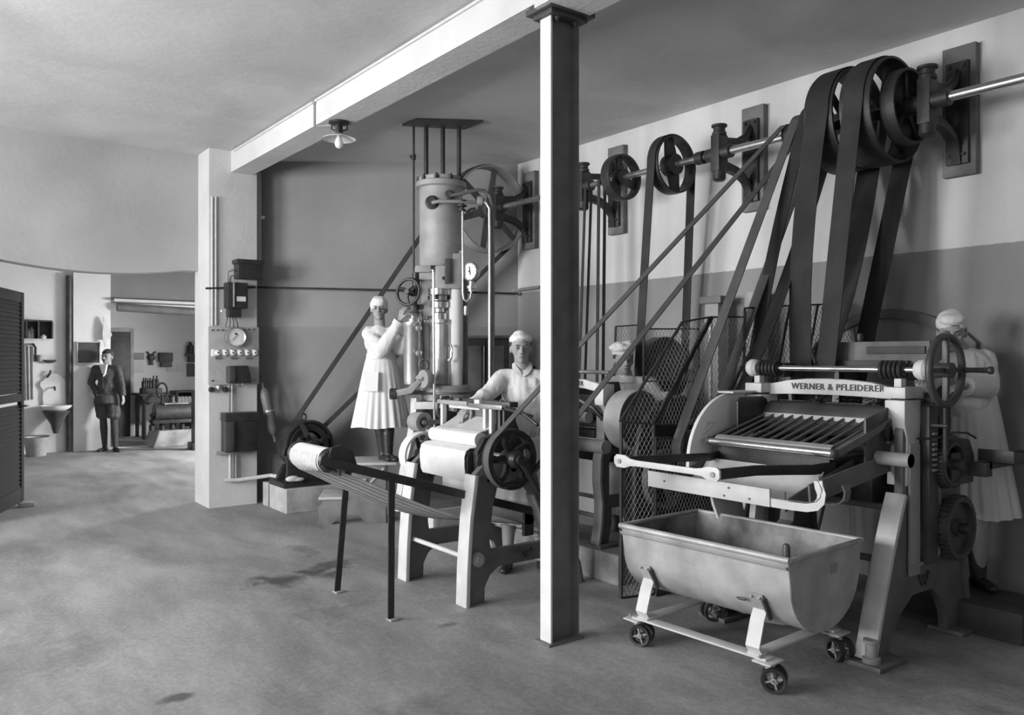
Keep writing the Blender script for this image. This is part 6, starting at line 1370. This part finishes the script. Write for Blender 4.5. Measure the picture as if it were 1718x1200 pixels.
B().lathe((pc.x, FY - .245, pc.z - .10), (0, 0, 1), [(0, 0), (.12, .0), (.21, .06), (.235, .1), (.22, .1), (.18, .05), (.1, .02), (0, .02)], 32).build('bowl', 'porcelain', wb)
B().lathe((pc.x, FY - .245, 0), (0, 0, 1), [(0, pc.z - .45), (.04, pc.z - .45), (.06, pc.z - .38), (.08, pc.z - .3), (.15, pc.z - .18), (.2, pc.z - .09), (0, pc.z - .09)], 24).build('bracket', 'dark_paint', wb)
B().tube([(pc.x, FY - .03, pc.z + .28), (pc.x, FY - .1, pc.z + .29), (pc.x, FY - .13, pc.z + .24)], .014, 8).build('tap', 'cast_iron', wb)
q = w15(82, 628); B().tube([(q.x - .03, FY - .04, q.z - .05), (q.x, FY - .07, q.z), (q.x + .02, FY - .05, q.z + .06)], .016, 8).build('pipe_elbow', 'cast_iron', wb)
bk = at(61, 765, Z=0.0); bt = thing('bucket', 'grey pail standing on the floor left of the washbasin', 'bucket', (bk.x, bk.y, 0))
B().lathe((bk.x, bk.y, 0), (0, 0, 1), [(0, 0), (.135, 0), (.14, .02), (.185, .29), (.195, .30), (.18, .30), (.13, .03), (0, .03)], 36).build('pail', 'mid_paint', bt)
B().tube([(bk.x - .19 * cos(a), bk.y + .05, .30 + .02 * sin(a)) for a in [i * pi / 8 for i in range(9)]], .006, 6).build('bail', 'dark_paint', bt)
bb = thing('blackboard', 'small framed blackboard on the pilaster beside the standing man', 'board', (2.6, 15.09, 1.4))
def pl(px, py): q = at(px, py, Y=15.1); return q.x, q.z
(xa, za), (xb, zb) = pl(130, 609), pl(166, 575); B().box(xa, xb, 15.075, 15.098, za, zb).build('slate', 'slate', bb)
for (u0, u1, v0, v1) in ((xa - .015, xb + .015, za - .03, za), (xa - .015, xb + .015, zb, zb + .012), (xa - .015, xa, za, zb), (xb, xb + .015, za, zb)): B().box(u0, u1, 15.065, 15.098, v0, v1).build('frame', 'white_paint', bb, bev=.002)
# white cloth hung at the edge of the opening
c0 = at(177, 532, Y=15.04); b = B(); b.strip([c0 + V((-.03, 0, .0)), c0 + V((.0, 0, -.12)), c0 + V((.04, 0, -.30)), c0 + V((.02, 0, -.38))], (1, 0, 0), [.015, .05, .12, .06], .03); b.strip([c0 + V((-.02, -.02, -.05)), c0 + V((-.03, -.02, -.3)), c0 + V((.0, -.02, -.50))], (1, 0, 0), [.02, .05, .03], .02)
o = b.build('hanging_cloth', 'cloth_white', ang=70); tag(o, 'white cloth bunched on a peg above the standing man', 'cloth')
# far wall (Y = 17.4)
def f17(px, py, d=0): return at(px, py, Y=17.4 - d)
def panel17(x0, x1, y0, y1, m, n, lab, cat, d=.015, group=None):
    a, c = f17(x0, y1), f17(x1, y0); a.z = f17(x0, y1).z
    o = B().box(a.x, c.x, 17.4 - d, 17.396, a.z, f17((x0 + x1) / 2, y0).z).build(n, m, bev=.002); return tag(o, lab, cat, group)
panel17(224, 242, 592, 604, 'mid_paint', 'wall_chart', 'grey notice sheet pinned highest at the left of the far wall', 'notice')
panel17(224, 242, 606, 626, 'paper', 'wall_chart', 'white notice sheet just below the grey one on the far wall', 'notice')
panel17(265, 288, 592, 607, 'black_iron', 'instrument_box', 'dark rectangular panel box on the far wall', 'box', .1)
panel17(268, 287, 607, 616, 'dark_paint', 'instrument_box', 'narrower dark box hanging under the dark panel box', 'box', .08)
panel17(280, 294, 610, 624, 'paper', 'wall_chart', 'left white sheet right of the dark panel boxes', 'notice'); panel17(296, 309, 610, 624, 'paper', 'wall_chart', 'right white sheet right of the dark panel boxes', 'notice')
panel17(313, 326, 610, 632, 'dark_paint', 'framed_picture', 'dark framed picture low at the right of the far wall', 'picture', .03)
p = f17(253, 600); t = thing('wall_clock', 'small dark wall bell on the far wall between the notices and the dark box', 'bell', (p.x, 17.3, p.z))
B().lathe((p.x, 17.39, p.z), (0, -1, 0), [(0, 0), (.07, 0), (.07, .05), (.05, .07), (0, .075)], 20).build('bell_cup', 'black_iron', t); B().box(p.x - .035, p.x + .035, 17.33, 17.39, p.z - .15, p.z - .05).build('bell_box', 'black_iron', t, bev=.004)
for s in (-1, 1): B().tube([(p.x, 17.36, p.z + .02), (p.x + s * .08, 17.36, p.z + .12)], .012, 6).build('bell_arm', 'cast_iron', t)
t = thing('wall_shelf', 'small dark wall bracket shelf at the upper right of the far wall', 'shelf', f17(317, 600)); a = f17(310, 598); c = f17(326, 592)
B().box(a.x, c.x + .1, 17.2, 17.395, a.z, a.z + .05).build('shelf_board', 'wood_dark', t); B().box(a.x + .05, c.x, 17.25, 17.395, a.z - .12, a.z).build('bracket', 'wood_dark', t); 
tag(B().lathe((f17(317, 0).x, 17.3, a.z + .052), (0, 0, 1), [(0, 0), (.07, 0), (.07, .16), (.03, .2), (.03, .24), (0, .24)], 16).build('dark_bottle', 'black_iron'), 'single dark bottle on the small bracket shelf of the far wall', 'bottle')
# work table with bottles
tb_ = at(248, 733, Z=0.0); tbX0, tbX1 = at(232, 0, Y=16.9).x, at(268, 0, Y=16.9).x; tz = at(245, 661, Y=16.6).z
t = thing('work_table', 'dark wooden table carrying a row of bottles in the far room', 'table', ((tbX0 + tbX1) / 2, 16.85, 0))
B().box(tbX0 - .06, tbX1 + .06, 16.5, 17.2, tz - .04, tz).build('table_top', 'wood_dark', t, bev=.004); B().box(tbX0, tbX1, 16.54, 17.16, tz - .16, tz - .04).build('apron', 'wood_dark', t)
for x in (tbX0, tbX1 - .06):
    for y in (16.54, 17.1): B().box(x, x + .06, y, y + .06, 0, tz - .15).build('leg', 'wood_dark', t, bev=.003)
B().box(tbX0 + .06, tbX1 - .06, 17.1, 17.13, .3, tz - .16).build('back_panel', 'wood', t); B().box(tbX0 + .02, tbX1 - .02, 16.6, 16.9, tz, tz + .10).build('rack', 'wood_dark', t, bev=.004)
b0 = None
names = ['leftmost dark bottle in the row on the far table', 'second bottle in the row on the far table', 'third bottle in the row on the far table', 'fourth bottle, palest label side, on the far table', 'fifth bottle in the row on the far table', 'rightmost tall dark bottle in the row on the far table']
for i, px in enumerate((241, 244.5, 248, 252, 257.5, 263)):
    h_ = [.2, .2, .19, .2, .24, .24][i]; x = at(px, 0, Y=16.75).x
    tag(B().lathe((x, 16.75, tz + .1005), (0, 0, 1), [(0, 0), (.035, 0), (.038, .02), (.038, h_ * .6), (.015, h_ * .78), (.015, h_), (0, h_)], 16).build('bottle', 'black_iron' if i != 4 else 'dark_paint'), names[i], 'bottle', 'bottles on the far table')
# engine on plinth
p0 = at(262, 742, Z=0); p1 = at(326, 743, Z=0)
eY = 14.9
ex0, ex1 = at(257, 0, Y=eY).x, at(345, 0, Y=eY).x; struct(B().plate([(ex0, 0), (ex1, 0), (ex1, .28), (ex0 + .1, .28)], eY, eY + .7, 'xz'), 'trim_7', 'concrete_dark', bev=.02)
en = thing('pump_engine', 'dark stationary pump engine on a low concrete plinth in the far room', 'engine', ((ex0 + ex1) / 2, eY + .3, .28))
exm = at(295, 0, Y=eY + .2).x
B().cyl((exm - .35, eY + .25, .58), (exm + .35, eY + .25, .58), .16, n=28).build('cylinder_body', 'cast_iron', en)
B().cyl((ex0 + .02, eY + .25, .52), (exm - .3, eY + .25, .56), .05, n=16).build('suction_pipe', 'cast_iron', en)
B().lathe((ex0 + .18, eY + .25, .53), (1, 0, 0), [(0, 0), (.11, 0), (.11, .05), (0, .05)], 24).build('pipe_flange', 'cast_iron', en)
B().lathe((exm - .05, eY + .25, .74), (0, 0, 1), [(.0, 0), (.07, 0), (.05, .05), (.05, .12), (.07, .14), (0, .16)], 20).build('air_vessel', 'cast_iron', en)
B().tube([(ex0 + .25, eY + .2, .60), (exm - .2, eY + .15, .74), (exm + .2, eY + .15, .74)], .02, 8).build('linkage', 'steel', en)
for i in range(6): B().lathe((exm - .4 + i * .17, eY + .2, .281), (0, 0, 1), [(0, 0), (.045, 0), (.045, .1), (.02, .12), (.02, .2), (0, .2)], 14).build('footing_bolt', 'black_iron', en)
B().box(exm - .4, exm + .45, eY + .08, eY + .42, .40, .46).build('bed_plate', 'black_iron', en, bev=.006)
B().lathe((exm + .38, eY + .25, .6), (1, 0, 0), [(.0, 0), (.2, 0), (.2, .05), (0, .05)], 32).build('flywheel', 'cast_iron', en)
# valve stand and cabinet behind, dark upright stand by the pillar
v0 = at(272, 0, Y=16.2); t = thing('valve_stand', 'small dark valve wheel on a stem between the table and the cabinet', 'valve', (v0.x, 16.2, 0))
B().cyl((v0.x, 16.2, 0), (v0.x, 16.2, at(0, 665, Y=16.2).z if 0 else .85), .025).build('stem', 'black_iron', t); B().tube([(v0.x + .09 * cos(a), 16.2, .93 + .14 * sin(a)) for a in [i * pi / 12 for i in range(24)]], .018, 8, closed=True).build('valve_wheel', 'black_iron', t)
cx0, cx1 = at(294, 0, Y=16.9).x, at(332, 0, Y=16.9).x; t = thing('tool_bench', 'dark cabinet bench with pale jars along the far wall at the right', 'cabinet', ((cx0 + cx1) / 2, 17.0, 0))
zt3 = at(310, 656, Y=16.9).z; B().box(cx0, cx1, 16.8, 17.3, zt3 - .03, zt3).build('top_shelf', 'wood_dark', t); B().box(cx0, cx1, 16.8, 17.3, zt3 - .28, zt3 - .24).build('lower_shelf', 'wood_dark', t); B().box(cx0, cx1, 17.27, 17.3, 0, zt3).build('back_board', 'wood_dark', t)
for x in (cx0, cx1 - .03): B().box(x, x + .03, 16.8, 17.27, 0, zt3 - .03).build('side_board', 'wood_dark', t)
B().box(cx0 + .2, cx1 - .1, 16.78, 16.81, .3, zt3 - .3).build('door', 'black_iron', t)
for i in range(5):
    x = cx0 + .08 + i * (cx1 - cx0 - .16) / 4
    tag(B().lathe((x, 16.95, zt3 - .2395), (0, 0, 1), [(0, 0), (.04, 0), (.04, .1), (.02, .13), (0, .14)], 14).build('pale_jar', 'paper'), 'small pale jar %s on the lower shelf of the dark cabinet bench' % ['first from the left', 'second from the left', 'in the middle', 'second from the right', 'at the right end'][i], 'jar', 'jars in the far cabinet')
x = at(325, 0, Y=14.2).x; t = thing('machine_stand', 'narrow dark stand half hidden behind the white pillar in the far room', 'stand', (x, 14.2, 0))
B().box(x - .05, x + .2, 14.1, 14.4, 0, .12).build('base', 'black_iron', t, bev=.01); B().box(x, x + .15, 14.15, 14.35, .12, .95).build('column', 'black_iron', t, bev=.01)
# ------------------------------------------------------------------ cupboard on the back wall behind the press
u_ = V((.8315, -.5556, 0)); nrm = V((-.5556, -.8315, 0))
cc = at(815, 0, D=8.75); cc.z = 0
cb = thing('cupboard', 'dark two-door wooden cupboard on the back wall behind the pipes', 'cupboard', cc, math.atan2(u_.y, u_.x))
zt_ = at(0, 568, D=8.7).z; zb_ = at(0, 668, D=8.7).z
B().box(-.24, .24, -.13, .03, zb_, zt_).build('carcass', 'wood_dark', cb, local=True, bev=.004); B().box(-.27, .27, -.16, .03, zt_, zt_ + .03).build('cornice', 'wood', cb, local=True, bev=.004)
for s in (-1, 1):
    d_ = B().box(min(0, s * .235) + .004, max(0, s * .235) - .004, -.15, -.13, zb_ + .02, zt_ - .02).build('door', 'wood_dark', cb, local=True, bev=.003); B().box(min(s * .05, s * .19), max(s * .05, s * .19), -.158, -.15, zb_ + .08, zt_ - .08).build('door_panel', 'wood', d_, local=True, bev=.004)
B().box(-.03, -.018, -.165, -.15, zb_ + .1, zt_ - .08).build('glazing_bar', 'steel', cb, local=True)
B().box(-.2, .2, -.1, .0, zb_ - .35, zb_).build('under_box', 'wood_dark', cb, local=True, bev=.004)
for s in (-1, 1): B().box(s * .2 - .02, s * .2 + .02, -.1, .0, 0, zb_ - .0).build('leg', 'wood_dark', cb, local=True)
if tmp_sc is not None: bpy.data.scenes.remove(tmp_sc)
